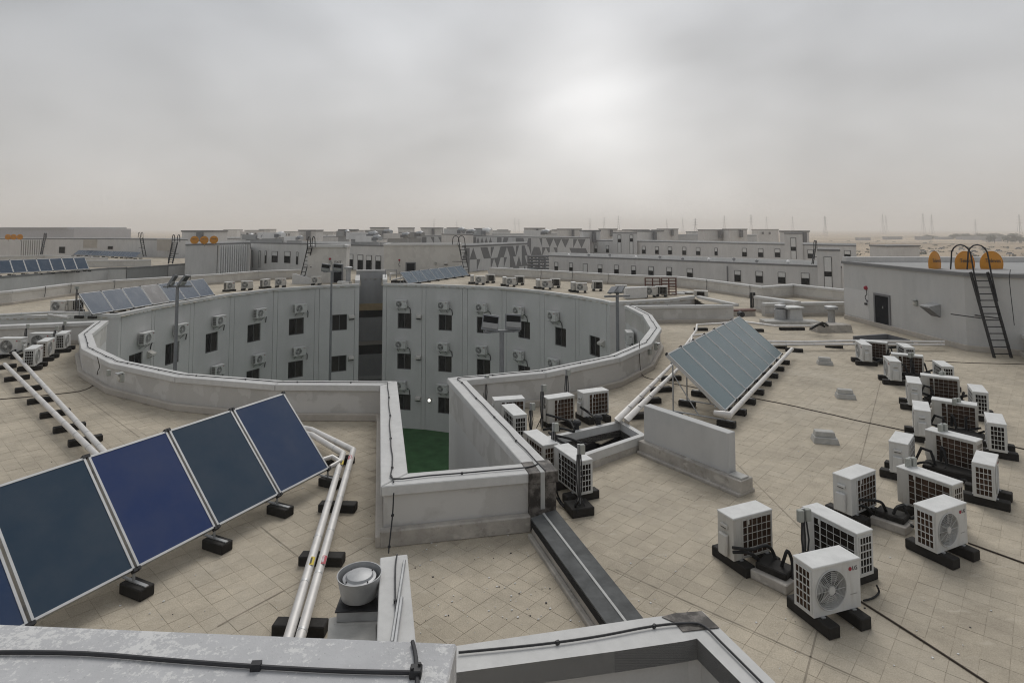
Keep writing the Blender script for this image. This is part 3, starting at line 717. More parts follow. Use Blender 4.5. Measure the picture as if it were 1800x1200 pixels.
# ================================================================== AIR CONDITIONERS
lg_me = None
def ac_proto(Wd, wall=False, casing='casing', coil='coil'):
    P = Proto(); D, Hh, Z0 = 0.30, 0.55, (0.0 if wall else 0.15); x0, x1 = -Wd / 2, Wd / 2; y0, y1 = -D / 2, D / 2; z0, z1 = Z0, Z0 + Hh
    cx, cz, R = -Wd * 0.13, Z0 + Hh * 0.5, 0.222
    m = MB(); m.add([(x0, y0, z0), (x1, y0, z0), (x1, y1, z0), (x0, y1, z0), (x0, y0, z1), (x1, y0, z1), (x1, y1, z1), (x0, y1, z1)],
                    [(3, 2, 1, 0), (4, 5, 6, 7), (1, 2, 6, 5), (2, 3, 7, 6), (3, 0, 4, 7)])
    angs = sorted([2 * math.pi * j / 32 for j in range(32)] + [math.atan2(b - cz, a - cx) % (2 * math.pi) for a in (x0, x1) for b in (z0, z1)])
    ci, ro = [], []
    for q in angs:
        c, s = math.cos(q), math.sin(q); ci.append((cx + R * c, y0, cz + R * s))
        ts = []
        if abs(c) > 1e-6: ts += [(x0 - cx) / c, (x1 - cx) / c]
        if abs(s) > 1e-6: ts += [(z0 - cz) / s, (z1 - cz) / s]
        t = min(a for a in ts if a > 1e-6); ro.append((cx + t * c, y0, cz + t * s))
    n = len(angs); m.add(ci + ro, [(i, (i + 1) % n, n + (i + 1) % n, n + i) for i in range(n)])
    bi = len(m.v); m.add(ci + [(a, y0 + 0.11, b) for a, _, b in ci], [(i, (i + 1) % n, n + (i + 1) % n, n + i) for i in range(n)])
    body = P.part('casing', m, M[casing])
    P.part('lid', MB().box((0, 0, z1 + 0.009), (Wd + 0.016, D + 0.016, 0.026)), M['lid'], bevel=0.006)
    P.part('fan_shroud', MB().lathe([(R * 0.998, -0.105), (0.01, -0.105)], (cx, y0, cz), 32, 'y'), M['shroud'])
    fb = MB(); fb.lathe([(0.045, -0.06), (0.045, -0.012), (0.03, -0.004), (0.001, -0.002)], (cx, y0, cz), 16, 'y')
    for k in range(3):
        a0 = k * 2 * math.pi / 3 + 0.4; vs = []
        for r, aa, bb in ((0.04, 0.0, 0.75), (0.10, -0.15, 0.85), (0.155, -0.25, 0.95), (0.20, -0.28, 0.92)):
            for w, yy in ((aa, -0.085), ((aa + bb) / 2, -0.06), (bb, -0.03)):
                vs.append((cx + r * math.cos(a0 + w), y0 - yy, cz + r * math.sin(a0 + w)))
        fb.add(vs, [(i * 3 + j, i * 3 + j + 1, i * 3 + j + 4, i * 3 + j + 3) for i in range(3) for j in range(2)], True)
    P.part('fan', fb, M['fan'])
    gd = MB(); nr = 9
    for k in range(nr):
        r = 0.055 + (R + 0.006 - 0.055) * k / (nr - 1)
        gd.tube([(cx + r * math.cos(q), y0 - 0.012 * (1 - 0.5 * k / nr), cz + r * math.sin(q)) for q in [2 * math.pi * j / 24 for j in range(25)]], 0.0028 if k < nr - 1 else 0.008, 4, False)
    for k in range(12):
        q = 2 * math.pi * k / 12; gd.tube([(cx + 0.045 * math.cos(q), y0 - 0.014, cz + 0.045 * math.sin(q)), (cx + R * math.cos(q), y0 - 0.007, cz + R * math.sin(q))], 0.003, 4, False)
    gd.lathe([(0.047, 0.006), (0.047, 0.018), (0.001, 0.02)], (cx, y0, cz), 16, 'y')
    P.part('fan_guard', gd, M['guard'])
    # louvred end
    P.part('end_grille', MB().box((x0 - 0.001, 0, cz), (0.006, D - 0.07, Hh - 0.09)), M[coil])
    br = MB()
    for k in range(5): br.box((x0 - 0.006, -(D - 0.07) / 2 + (D - 0.07) * k / 4, cz), (0.012, 0.008 if 0 < k < 4 else 0.02, Hh - 0.07))
    for k in range(6): br.box((x0 - 0.0065, 0, z0 + 0.045 + (Hh - 0.09) * k / 5), (0.0125, D - 0.06, 0.011))
    P.part('grille_bars', br, M[casing])
    # coil at the back
    bx0, bx1 = x0 + 0.03, x1 - Wd * 0.22
    P.part('coil', MB().box(((bx0 + bx1) / 2, y1 + 0.001, cz), (bx1 - bx0, 0.006, Hh - 0.07)), M[coil])
    bb = MB(); nv = 7
    for k in range(nv): bb.box((bx0 + (bx1 - bx0) * k / (nv - 1), y1 + 0.007, cz), (0.0035 if k not in (0, nv - 1, nv - 2) else 0.016, 0.012, Hh - 0.05))
    for k in range(6): bb.box(((bx0 + bx1) / 2, y1 + 0.0075, z0 + 0.035 + (Hh - 0.07) * k / 5), (bx1 - bx0, 0.013, 0.0035))
    bb.box((bx1 - 0.10, y1 + 0.012, z1 - 0.07), (0.03, 0.02, 0.06))
    P.part('coil_guard', bb, M[casing])
    # valve cover on the other end
    vc = P.part('valve_cover', MB().box((x1 + 0.03, -0.01, z0 + 0.17), (0.06, 0.15, 0.29)), M[casing], bevel=0.014)
    P.part('handle', MB().box((x1 + 0.015, -0.01, z0 + 0.41), (0.03, 0.13, 0.06)), M[casing], bevel=0.008)
    P.part('handle_slot', MB().box((x1 + 0.022, -0.01, z0 + 0.395), (0.02, 0.10, 0.012)), M['ink'])
    # maker's mark: round badge and two letters
    P.part('badge', MB().lathe([(0.024, 0.0), (0.024, 0.004), (0.001, 0.004)], (x1 - 0.155, y0, z1 - 0.085), 16, 'y'), M['red'])
    global lg_me
    if lg_me is None: lg_me = text_mesh('LG', 0.066, M['ink'])
    me = lg_me.copy(); me.transform(Matrix.Translation((x1 - 0.082, y0 - 0.003, z1 - 0.085)) @ Matrix.Rotation(math.radians(90), 4, 'X'))
    P.raw('lettering', me)
    sm = MB(); 
    for k in range(9): sm.box((x1 - 0.155 + k * 0.012, y0 - 0.001, z0 + 0.17), (0.007, 0.003, 0.008))
    P.part('small_print', sm, M['fan'])
    if not wall:
        for q in (-1, 1):
            P.part('support_block', MB().box((q * Wd * 0.33, 0, 0.071), (0.17, 0.66, 0.142)), M['rubber'], bevel=0.012)
            P.part('foot', MB().box((q * Wd * 0.33, 0, 0.147), (0.05, D + 0.06, 0.012)), M['galv'])
    else:
        for q in (-1, 1):
            b = MB(); b.box((q * Wd * 0.3, 0.06, -0.02), (0.035, D + 0.16, 0.035)); b.obox((q * Wd * 0.3, 0.1, -0.15), (0.015, 0, 0), (0, 0.13, -0.10), (0, 0.012, 0.015))
            P.part('bracket', b, M['galv'])
        hs = MB().tube([(x1 + 0.03, 0.02, 0.06), (x1 + 0.13, 0.06, 0.05), (x1 + 0.22, 0.14, -0.05), (x1 + 0.24, 0.19, -0.28), (x1 + 0.235, 0.2, -0.42)], 0.026, 6)
        P.part('hose', hs, M['hose'])
    return P
ACS = ac_proto(0.72, coil='coil_rust'); ACS2 = ac_proto(0.72, casing='casing_old', coil='coil_rust'); ACL2 = ac_proto(0.84, casing='casing_old', coil='coil_rust'); ACL = ac_proto(0.84); ACW = ac_proto(0.84, True, 'casing'); ACF = ac_proto(0.80, casing='casing_old')
z3 = zoomed(1240, 860, 4.615); z8 = zoomed(1200, 800, 3); zc = zoomed(1500, 740, 6); zd = zoomed(1480, 560, 5.453); zm = zoomed(840, 660, 5); zn = zoomed(0, 560, 7.5)
NG = 'air conditioners on the right hand roof'; MG = 'air conditioners round the service shaft'; LGp = 'air conditioners by the left parapet'
roof_acs = [
 (z3, (712, 540), (878, 640), (1250, 555), 'F', ACS, 'nearest white air conditioner, fan and red badge facing the camera', NG),
 (z3, (97, 165), (235, 243), (540, 165), 'B', ACS, 'white air conditioner with valve cover left of the nearest badged unit', NG),
 (z3, (795, 143), (1235, 362), (1345, 325), 'S', ACL, 'long white air conditioner directly behind the nearest badged unit', NG),
 (z8, (790, 92), (908, 125), (1018, 82), 'B', ACS, 'white air conditioner with hoses left of the second fan front unit', NG),
 (zc, (465, 480), (1065, 685), (1145, 640), 'S', ACL, 'long white air conditioner behind the second fan front unit', NG),
 (zc, (640, 870), (880, 965), (1190, 865), 'F', ACS, 'white air conditioner with fan front, second from the camera on the right roof', NG),
 (zc, (372, 205), (575, 255), (640, 150), 'B', ACS, 'white air conditioner, left unit of the third trio on the right roof', NG),
 (zc, (770, 90), (1300, 222), (1345, 190), 'S', ACL, 'long white air conditioner in the middle of the third trio', NG),
 (zc, (1250, 428), (1490, 490), (1530, 358), 'F', ACS, 'white air conditioner with louvred end, right unit of the third trio', NG),
 (zd, (690, 880), (850, 885), (825, 795), 'B', ACL, 'white air conditioner, left unit of the fourth trio on the right roof', NG),
 (zd, (862, 775), (1305, 840), (1290, 808), 'S', ACL, 'long white air conditioner in the middle of the fourth trio', NG),
 (zd, (1405, 1010), (1575, 1020), (1525, 905), 'F', ACL, 'white air conditioner with louvred end, right unit of the fourth trio', NG),
 (zd, (628, 615), (768, 630), (740, 560), 'B', ACL, 'white air conditioner, left unit of the fifth trio on the right roof', NG),
 (zd, (760, 540), (1120, 580), (1110, 560), 'S', ACL, 'long white air conditioner in the middle of the fifth trio', NG),
 (zd, (1210, 630), (1262, 700), (1395, 710), 'S', ACL, 'white air conditioner with louvred end, right unit of the fifth trio', NG),
 (zd, (385, 358), (445, 408), (578, 415), 'T', ACL, 'white air conditioner, left unit of the sixth trio on the right roof', NG),
 (zd, (490, 340), (765, 365), (755, 345), 'S', ACL, 'long white air conditioner in the middle of the sixth trio', NG),
 (zd, (860, 400), (955, 460), (1080, 465), 'S', ACL, 'white air conditioner with louvred end, right unit of the sixth trio', NG),
 (zd, (118, 210), (200, 262), (295, 255), 'T', ACL, 'white air conditioner, left unit of the farthest trio on the right roof', NG),
 (zd, (215, 215), (392, 232), (386, 216), 'S', ACL, 'air conditioner with dark coil in the middle of the farthest trio', NG),
 (zd, (520, 235), (610, 285), (700, 280), 'S', ACL, 'white air conditioner, right unit of the farthest trio on the right roof', NG),
 (zm, (685, 610), (905, 760), (992, 745), 'S', ACL, 'white air conditioner right beside the tarred parapet corner', MG),
 (zm, (425, 490), (590, 607), (672, 600), 'S', ACL, 'white air conditioner second from the tarred parapet corner', MG),
 (zm, (215, 255), (325, 355), (425, 345), 'S', ACL, 'white air conditioner third from the tarred parapet corner', MG),
 (zm, (120, 190), (160, 222), (418, 205), 'B', ACS, 'half hidden white air conditioner at the far end of the notch parapet', MG),
 (zm, (585, 180), (630, 204), (828, 175), 'B', ACS, 'white air conditioner with rusty coil, left of the two behind the service shaft', MG),
 (zm, (872, 130), (920, 160), (1150, 130), 'B', ACS, 'white air conditioner with rusty coil, right of the two behind the service shaft', MG),
 (zn, (345, 400), (450, 402), (540, 352), 'F', ACL, 'white air conditioner with louvred end nearest the left pipes', LGp),
 (zn, (525, 300), (590, 305), (690, 255), 'F', ACL, 'white air conditioner with louvred end behind the one nearest the left pipes', LGp),
 (zn, (740, 205), (845, 203), (930, 157), 'F', ACL, 'white air conditioner in the corner of the left parapet', LGp),
]
ACPOS = []
for z, l, n, r, ty, pr_, lab, grp in roof_acs:
    Lp, Np, Rp = [V2(G(*z(*p), 0.71)) for p in (l, n, r)]
    dv = {'F': Rp - Np, 'B': Np - Rp, 'S': Lp - Np, 'T': Np - Lp}[ty]; yaw = math.atan2(dv.y, dv.x); c = (Lp + Rp) / 2
    if len(ACPOS) % 3 == 1: pr_ = ACS2 if pr_ is ACS else ACL2
    pr_.put('air_conditioner', lab, 'air conditioner', (c.x, c.y, 0), yaw, grp); ACPOS.append((c, yaw))
for (u, v), yaw, lab in [((21, 628), 0.02, 'white air conditioner with fan front at the left picture edge'), ((75, 618), 0.05, 'white air conditioner with fan front between two posts by the left parapet')]:
    p = G(u, v); ACL.put('air_conditioner', lab, 'air conditioner', (p.x, p.y, 0), yaw, LGp)
# far roofs
farac = [((104, 551), 0.0, 'F', 'air conditioner with fan front left of the far left solar array'), ((131, 549), -1.9, 'B', 'dark coiled air conditioner touching the far left solar array'),
 ((403, 512), 1.2, 'L', 'left air conditioner of the pair right of the far left solar array'), ((434, 510), 0.1, 'F', 'right air conditioner of the pair right of the far left solar array'),
 ((466, 506.5), 1.2, 'L', 'left air conditioner of the pair below the long cream parapet'), ((493, 505), 0.1, 'F', 'right air conditioner of the pair below the long cream parapet'),
 ((556, 501), 0.05, 'F', 'air conditioner with fan front beside the ladder of the left stair house')]
trios = [((830, 844, 862), 499.5, 'nearest the central solar array'), ((887, 898, 913), 503, 'second from the central solar array'), ((946, 961, 976), 508, 'third from the central solar array'), ((1008, 1022, 1050), 513.5, 'fourth from the central solar array')]
for us_, v, w in trios:
    farac += [((us_[0], v - 1), -1.5, 'B', 'left air conditioner of the trio ' + w), ((us_[1], v + 0.6), 0.0 - 0.1, 'F', 'middle air conditioner of the trio ' + w), ((us_[2], v - 2.5), 2.9, 'B', 'right air conditioner of the trio ' + w)]
farac += [((1143, 522), -0.15, 'F', 'air conditioner at the end of the boxed duct'), ((1163, 521), 2.8, 'B', 'coiled air conditioner in front of the rust red frames'), ((1092, 519), 2.9, 'B', 'small air conditioner left of the boxed duct')]
for (u, v), yaw, k, lab in farac:
    p = G(u, v); ACF.put('air_conditioner', lab, 'air conditioner', (p.x, p.y, 0), yaw, 'air conditioners on the far roofs')
# on the courtyard facades
VNT = Proto()
vm = MB().add([(-.17, 0, .17), (.17, 0, .17), (.17, 0, -.17), (-.17, 0, -.17), (-.17, -.26, .05), (.17, -.26, .05), (.17, -.26, -.05), (-.17, -.26, -.05)], [(0, 1, 5, 4), (1, 2, 6, 5), (3, 0, 4, 7), (4, 5, 6, 7), (0, 3, 2, 1)])
VNT.part('hood', vm, M['casing_old']); VNT.part('opening', MB().add([(-.155, -.005, -.168), (.155, -.005, -.168), (.155, -.25, -.05), (-.155, -.25, -.05)], [(0, 1, 2, 3)]), M['void'])
rowname = ['top row', 'second row', 'third row']
for kind, p, d, n, side, col, r in spots:
    yaw = math.atan2(d.y, d.x)
    if kind == 'ac':
        q = p - Vector((n.x, n.y, 0)) * 0.26
        ACW.put('wall_air_conditioner', f'wall mounted air conditioner on the {side} courtyard facade, {rowname[r]}, {words[col]} column from the recess', 'air conditioner', (q.x, q.y, q.z - 0.28), yaw, 'air conditioners on the courtyard facades', sc=1.13)
    else:
        VNT.put('exhaust_hood', f'small exhaust hood on the {side} courtyard facade, {rowname[r]}, {words[col]} column from the recess', 'vent hood', (p.x, p.y, p.z), yaw, 'exhaust hoods on the courtyard facades', sc=1.25)
p = G(1108, 606, -1.9); p = AT(1106, 592, 28.6)
ACW.put('wall_air_conditioner', 'wall mounted air conditioner inside the curve of the right parapet', 'air conditioner', (p.x, p.y, p.z - 0.3), math.radians(-92), 'air conditioners on the courtyard facades')
# courtyard wall lamp, lit
fA = V2(G(749, interp(FRp, 749), zK)); fB = V2(G(813, interp(FRp, 813), zK)); lp = ONP(755, 703, fA, fB)
t = thing('wall_lamp', 'small lit lamp low on the right courtyard facade', 'lamp', (lp.x, lp.y - 0.0, lp.z)); 
MB().box((lp.x, lp.y, lp.z), (0.26, 0.14, 0.3)).build('housing', M['casing_old'], t); MB().lathe([(0.09, .08), (0.09, 0.11), (0.001, .115)], (lp.x - .02, lp.y, lp.z), 12, 'y').build('bulb', M['glow'], t)

# ================================================================== SOLAR COLLECTORS
def solar_array(label, bs, be, ts, zb, n, mats, extra=0, legs=True, blk=True, struts=True, fmat='alu'):
    B0 = V2(G(*bs, zb)); B1 = V2(G(*be, zb)); rd = (B1 - B0).normalized(); pw = (B1 - B0).length / n
    perp = Vector((-rd.y, rd.x))
    if perp.dot(B0) < 0: perp = -perp
    r = ray(*ts); # solve B0 + a*perp on the ray
    # a: (B0+a perp).x / (..).y = r.x / r.y
    a = (B0.x * r.y - B0.y * r.x) / (r.x * perp.y - r.y * perp.x); a = a if a > 0.5 else 0.9; T = B0 + perp * a; zt = EYE + r.z * T.y / r.y
    up = Vector((perp.x * a, perp.y * a, zt - zb)); L = up.length; up.normalize(); r3 = Vector((rd.x, rd.y, 0)); nn = r3.cross(up)
    if nn.z < 0: nn = -nn
    t = thing('solar_array', label, 'solar array', (B0.x, B0.y, 0))
    n += extra; O = Vector((B0.x, B0.y, zb)); fr = 0.029; gap = 0.018
    for k in range(n):
        c0 = O + r3 * (pw * k + gap); w = pw - 2 * gap
        fm = MB(); mid = c0 + r3 * w / 2 + up * L / 2 - nn * 0.045
        fm.obox(mid - nn * 0.006, r3 * (w / 2 - fr * .3), up * (L / 2 - fr * .3), nn * 0.035)
        for q in (0, 1):
            fm.obox(c0 + r3 * (fr / 2 + (w - fr) * q) + up * L / 2 - nn * 0.04, r3 * fr / 2, up * L / 2, nn * 0.045)
            fm.obox(c0 + r3 * w / 2 + up * (fr / 2 + (L - fr) * q) - nn * 0.0405, r3 * (w / 2 - fr), up * fr / 2, nn * 0.045)
        co = fm.build('collector', M[fmat], t)
        MB().obox(c0 + r3 * w / 2 + up * L / 2 - nn * 0.006, r3 * (w / 2 - fr), up * (L / 2 - fr), nn * 0.004).build('glass', M[mats[k % len(mats)]], co)
        for q in (0, 1):
            MB().obox(c0 + r3 * (w * q) + up * (L * 1.005) - nn * 0.02, r3 * 0.03, up * 0.022, nn * 0.035).build('clamp', M['steel_dark'], co)
            MB().obox(c0 + r3 * (w * q) - up * 0.01 - nn * 0.02, r3 * 0.03, up * 0.022, nn * 0.035).build('clamp', M['steel_dark'], co)
    pv = Vector((perp.x, perp.y, 0)); az = math.atan2(rd.y, rd.x)
    if struts:
        rl = MB()
        for q in (0.12, 0.88): rl.obox(O + r3 * (pw * n / 2) + up * L * q - nn * 0.11, r3 * (pw * n / 2), up * 0.02, nn * 0.02)
        rl.build('rail', M['galv'], t)
        for k in range(n + 1):
            b = O + r3 * pw * k; b.z = 0
            f = MB(); f.tube([b + pv * 0.05 + Vector((0, 0, .13)), b + pv * .05 + Vector((0, 0, zb))], 0.018, 6)
            tb = b + pv * (a * 0.9); f.tube([tb + Vector((0, 0, .1)), tb + Vector((0, 0, zb + (zt - zb) * .88 - .12))], 0.02, 6)
            f.tube([b + pv * .05 + Vector((0, 0, .15)), tb + Vector((0, 0, .15))], 0.018, 6)
            f.tube([b + pv * (a * .45) + Vector((0, 0, .15)), tb + Vector((0, 0, zb + (zt - zb) * .6))], 0.014, 6)
            f.build('strut', M['galv'], t)
    if blk:
        for k in range(n + 1):
            b = O + r3 * pw * k; b.z = 0
            for off in (-0.02, a * 0.9):
                q = b + pv * off
                MB().box((q.x, q.y, 0.07), (0.2, 0.42, 0.14), az).build('ballast_block', M['rubber'], t, bevel=0.012)
                MB().box((q.x, q.y, 0.147), (0.045, 0.40, 0.014), az).build('channel', M['galv'], t)
    return dict(O=O, r3=r3, up=up, L=L, pv=pv, a=a, pw=pw, n=n, zt=zt, t=t)
A1 = solar_array('tilted array of large blue solar collectors on the near left roof', (580, 822), (240, 998), (500, 690), 0.32, 3, ['col_blue', 'col_teal', 'col_navy', 'col_teal', 'col_blue', 'col_teal'], extra=3)
A2 = solar_array('steel blue solar array on the right roof with white header pipe', (1275, 722), (1375, 621), (1172.5, 621.7), 0.36, 7, ['col_steel'])
A3 = solar_array('row of blue collectors along the far left courtyard kerb', (162, 552.5), (377.5, 517.5), (138, 516), 0.22, 7, ['col_far', 'col_far', 'col_far', 'col_grey', 'col_far', 'col_far', 'col_far'], struts=True, fmat='galv')
A4 = solar_array('pale blue collectors in front of the right hand stair house', (718, 498.3), (825, 483.3), (703, 478.5), 0.12, 7, ['col_pale'], fmat='galv')

# ================================================================== PIPES
def pipe_run(name, label, lines, r, blocks=(), mat='clad', cat='pipe', blk_rot=None, z=None, bl=(0.62, 0.18, 0.13)):
    p0 = lines[0][0]; t = thing(name, label, cat, (p0[0], p0[1], 0))
    for L in lines:
        MB().tube(L, r, 12).build('pipe', M[mat], t)
        tot = 0
        for a, b in zip(L, L[1:]):
            a, b = Vector(a), Vector(b); k = 1
            while k * 1.1 < (b - a).length:
                c = a + (b - a).normalized() * (k * 1.1); d = (b - a).normalized()
                MB().tube([c - d * 0.02, c + d * 0.02], r * 1.06, 12).build('band', M['alu'], t); k += 1
    for (x, y), rz in blocks:
        MB().box((x, y, bl[2] / 2), bl, rz).build('support_block', M['rubber'], t, bevel=0.012)
    return t
def GP(u, v, z): return tuple(G(u, v, z))
zr = 0.26
la1 = [GP(8, 640, zr), GP(170, 800, zr)]; la2 = [GP(24, 620, zr), GP(186, 797, zr)]
ra1 = G(603, 797, zr); ra2 = G(621, 791, zr)
def extend(a, b, to):           # carry a->b onwards to the point nearest to `to`
    a, b, to = Vector(a), Vector(b), Vector(to); d = (b - a).normalized(); return tuple(a + d * (to - a).dot(d))
dL = (Vector(la1[1]) - Vector(la1[0])).normalized()
e1 = G(548, 764, zr); e2 = G(548, 755, zr)
bl1 = [(tuple(V2(G(u, v))), 0.75) for u, v in [(30, 668), (50, 687), (73, 707), (97, 731), (122, 756), (150, 779), (8, 648)]]
pipe_run('pipe_pair', 'pair of clad pipes on black blocks crossing the left roof', [la1 + [extend(*la1, G(400, 775, zr))], la2 + [extend(*la2, G(430, 760, zr))]], 0.058, bl1, blk_rot=0.7)
bl2 = [(tuple(V2(G(u, v))), rz) for u, v, rz in [(595, 815, 0.35), (594, 897, -0.05), (566, 990, -0.05), (528, 1112, -0.05)]]
pipe_run('pipe_pair', 'pair of clad pipes with coloured labels beside the blue collectors', [[tuple(e1 - Vector((1.5, -0.75, 0))), tuple(e1), tuple(ra1), GP(498, 1150, zr)], [tuple(e2 - Vector((1.5, -.75, 0))), tuple(e2), tuple(ra2), GP(518, 1155, zr)]], 0.058, bl2)
for (u, v), mt, nm in [((547, 985), 'yellow', 'a'), ((568, 983), 'redlabel', 'b'), ((600, 812), 'yellow', 'c'), ((616, 803), 'redlabel', 'd')]:
    c = G(u, v, zr + 0.055); c2 = G(u - 4, v + 15, zr + .055); d = (c2 - c).normalized()
    ax_ = c - Vector((0, 0, .055)); sd_ = d.cross(Vector((0, 0, 1))).normalized(); o = MB(); row = []
    for k in range(7):
        a = math.radians(48 + 14 * k); e = (sd_ * math.cos(a) + Vector((0, 0, 1)) * math.sin(a)) * 0.0600; row += [ax_ + e - d * .10, ax_ + e + d * .10]
    o.add(row, [(2 * k, 2 * k + 1, 2 * k + 3, 2 * k + 2) for k in range(6)], True)
    lb = o.build('pipe_label', M[mt]); 
    tag(lb, {'a': 'yellow pipe label near the roof vent', 'b': 'red pipe label near the roof vent', 'c': 'yellow pipe label at the pipe elbow', 'd': 'red pipe label at the pipe elbow'}[nm], 'label')
    mk = MB()
    for k in range(5): mk.obox(c + d * (-0.06 + 0.03 * k) + Vector((0, 0, 0.0055)), d * 0.010, d.cross(Vector((0, 0, 1))) * 0.012, Vector((0, 0, 0.002)))
    mk.build('print', M['ink'] if mt == 'yellow' else M['white'], lb)
# short stubs at the foot of the first array
O, r3, up = A1['O'], A1['r3'], A1['up']
pipe_run('pipe_stub', 'short white pipe loop at the corner of the blue collectors', [[tuple(O - r3 * 0.05 + up * 0.06 - Vector((0, 0, .05))), tuple(O - r3 * 0.32 + up * 0.06 - Vector((0, 0, .05))), tuple(O - r3 * .32 + up * .35 - Vector((0, 0, .2))), tuple(O + r3 * .1 + up * .45 - Vector((0, 0, .25)))]], 0.035)
# right roof
O, r3, up, pv = A2['O'], A2['r3'], A2['up'], A2['pv']
hA = O - r3 * 0.12 - pv * 0.14; hA.z = 0.33; hB = O + r3 * (A2['pw'] * 7 + 1.2) - pv * 0.14; hB.z = 0.33
pipe_run('header_pipe', 'thick white header pipe along the foot of the right solar array', [[tuple(O + up * .02 + pv * .2 + r3 * -.16 - Vector((0, 0, .05))), tuple(hA - r3 * .08), tuple(hA), tuple(hB)]], 0.062)
az2 = math.atan2(r3.y, r3.x)
z4 = [GP(1086, 757, 0.0), GP(1092, 732, 0.55), GP(1182, 640, 0.3)]; z5 = [GP(1100, 757, 0.0), GP(1107, 730, 0.55), GP(1195, 645, 0.3)]
pipe_run('pipe_pair', 'pair of white clad pipes rising from the service shaft', [[GP(1085, 760, -0.4), GP(1085, 738, 0.42), GP(1180, 642, 0.3), GP(1224, 580, 0.3), GP(1225, 571, 0.32), GP(1310, 566, 0.32), GP(1364, 573, 0.32), GP(1432, 573, 0.32)], [GP(1102, 758, -0.4), GP(1102, 737, 0.42), GP(1194, 646, 0.3), GP(1215, 606, 0.3), GP(1216, 590, .32), GP(1255, 586, 0.32)]], 0.047,
  [(tuple(V2(G(u, v))), rz) for u, v, rz in [(1120, 735, 0.2), (1142, 708, 0.2), (1162, 688, 0.2), (1180, 668, 0.2), (1232, 581, 0), (1330, 583, 0), (1382, 580, 0), (1402, 580, 0)]])
pipe_run('pipe_pair', 'pair of white pipes running to the right stair house', [[GP(1330, 600, 0.3), GP(1420, 601, 0.3), GP(1500, 599, 0.3), GP(1660, 601, 0.3)], [GP(1332, 606, 0.22), GP(1500, 605, 0.22), GP(1660, 606, 0.22)]], 0.05,
  [(tuple(V2(G(u, v))), -0.4) for u, v in [(1368, 612), (1396, 618), (1466, 611), (1590, 605), (1630, 606)]])
# far left roof pipe
pipe_run('pipe_run', 'white pipe on the far left roof beside the passage', [[GP(-60, 557, 0.3), GP(90, 549, 0.3), GP(158, 549.5, 0.25)], [GP(86, 553, .2), GP(120, 558, .2)]], 0.07)

# ================================================================== HOSES, ISOLATORS
def isolator(label, u, v, h=0.85, grp='isolator posts of the air conditioners', two=True, yaw=0.3, base=False):
    p = G(u, v); t = thing('isolator_post', label, 'switch post', (p.x, p.y, 0), 0, grp)
    MB().box((p.x, p.y, h / 2 + .01), (0.045, 0.03, h), yaw).build('strut', M['galv'], t)
    for q in ((-1, 1) if two else (1,)):
        MB().box((p.x + 0.06 * q * math.cos(yaw), p.y + 0.06 * q * math.sin(yaw) - .03, h - 0.07), (0.085, 0.07, 0.16), yaw).build('switch_box', M['isolator'], t, bevel=0.01)
    for q in (-1, 0, 1):
        MB().tube([(p.x + .03 * q, p.y - .03, h - .15), (p.x + .05 * q, p.y - .05, h * .55), (p.x + .02 * q, p.y - .05, h * .25), (p.x + .14 * q, p.y - .1, 0.03)], 0.011, 6).build('cable', M['cable'], t)
    if base: MB().box((p.x, p.y, 0.07), (0.40, 0.36, 0.14), yaw).build('ballast_block', M['rubber'], t, bevel=0.012)
    return t
isolator('two switch boxes on a post behind the nearest badged unit', 1414, 1006, 0.85)
isolator('two switch boxes on a post behind the second fan front unit', 1602, 895, 0.85)
isolator('two switch boxes on a post before the third trio long unit', 1658, 822, 0.85)
isolator('two switch boxes on a post in the fourth trio', 1682, 762, 0.8)
isolator('two switch boxes on a post in the fifth trio', 1657, 705, 0.8)
isolator('two switch boxes on a post in the sixth trio', 1602, 665, 0.8)
isolator('galvanised cable post on a black block by the tarred corner', 1018, 900, 1.1, two=False, base=True)
isolator('galvanised cable post between the first two shaft units', 973, 838, 1.0, two=False)
isolator('galvanised cable post right of the third shaft unit', 933, 768, 0.75, two=False)
isolator('galvanised cable post left of the two units behind the shaft', 953, 752, 1.0, two=False)
isolator('galvanised cable post behind the shaft by the curved parapet', 996, 722, 1.05, two=False)
isolator('galvanised cable post at the far end of the notch parapet', 853, 722, 0.9, two=False)
isolator('galvanised cable post left in the left parapet group', 45, 622, 1.1, two=False)
isolator('galvanised cable post right in the left parapet group', 96, 620, 1.0, two=False)
isolator('white capped cable post in the left parapet corner', 111, 606, 0.95, two=False)
isolator('cable post at the left end of the far left solar array', 134, 556, 1.6, two=True)
def hoses(label, paths, r=0.022, grp='black hoses of the air conditioners'):
    p0 = G(*paths[0][0]); t = thing('hose_bundle', label, 'hoses', (p0.x, p0.y, 0), 0, grp)
    for P in paths:
        pts = [G(*q) for q in P]; sm = []
        for i in range(len(pts) - 1):        # Catmull-Rom smoothing
            a, b, c, d = pts[max(i - 1, 0)], pts[i], pts[i + 1], pts[min(i + 2, len(pts) - 1)]
            for k in range(5):
                s = k / 5; sm.append(0.5 * ((2 * b) + (c - a) * s + (2 * a - 5 * b + 4 * c - d) * s * s + (-a + 3 * b - 3 * c + d) * s ** 3))
        sm.append(pts[-1]); MB().tube(sm, r, 8).build('hose', M['hose'], t)
    return t
hoses('black insulated hoses between the two nearest right hand units', [[(1288, 962, .35), (1320, 965, .42), (1345, 958, .45), (1358, 968, .3), (1370, 1000, .12), (1377, 985, .3), (1384, 968, .42), (1392, 985, .3), (1394, 1020, .1)], [(1288, 970, .3), (1318, 972, .33), (1340, 990, .15), (1352, 1010, .06)], [(1392, 1010, .1), (1402, 990, .2), (1412, 1000, .12)]])
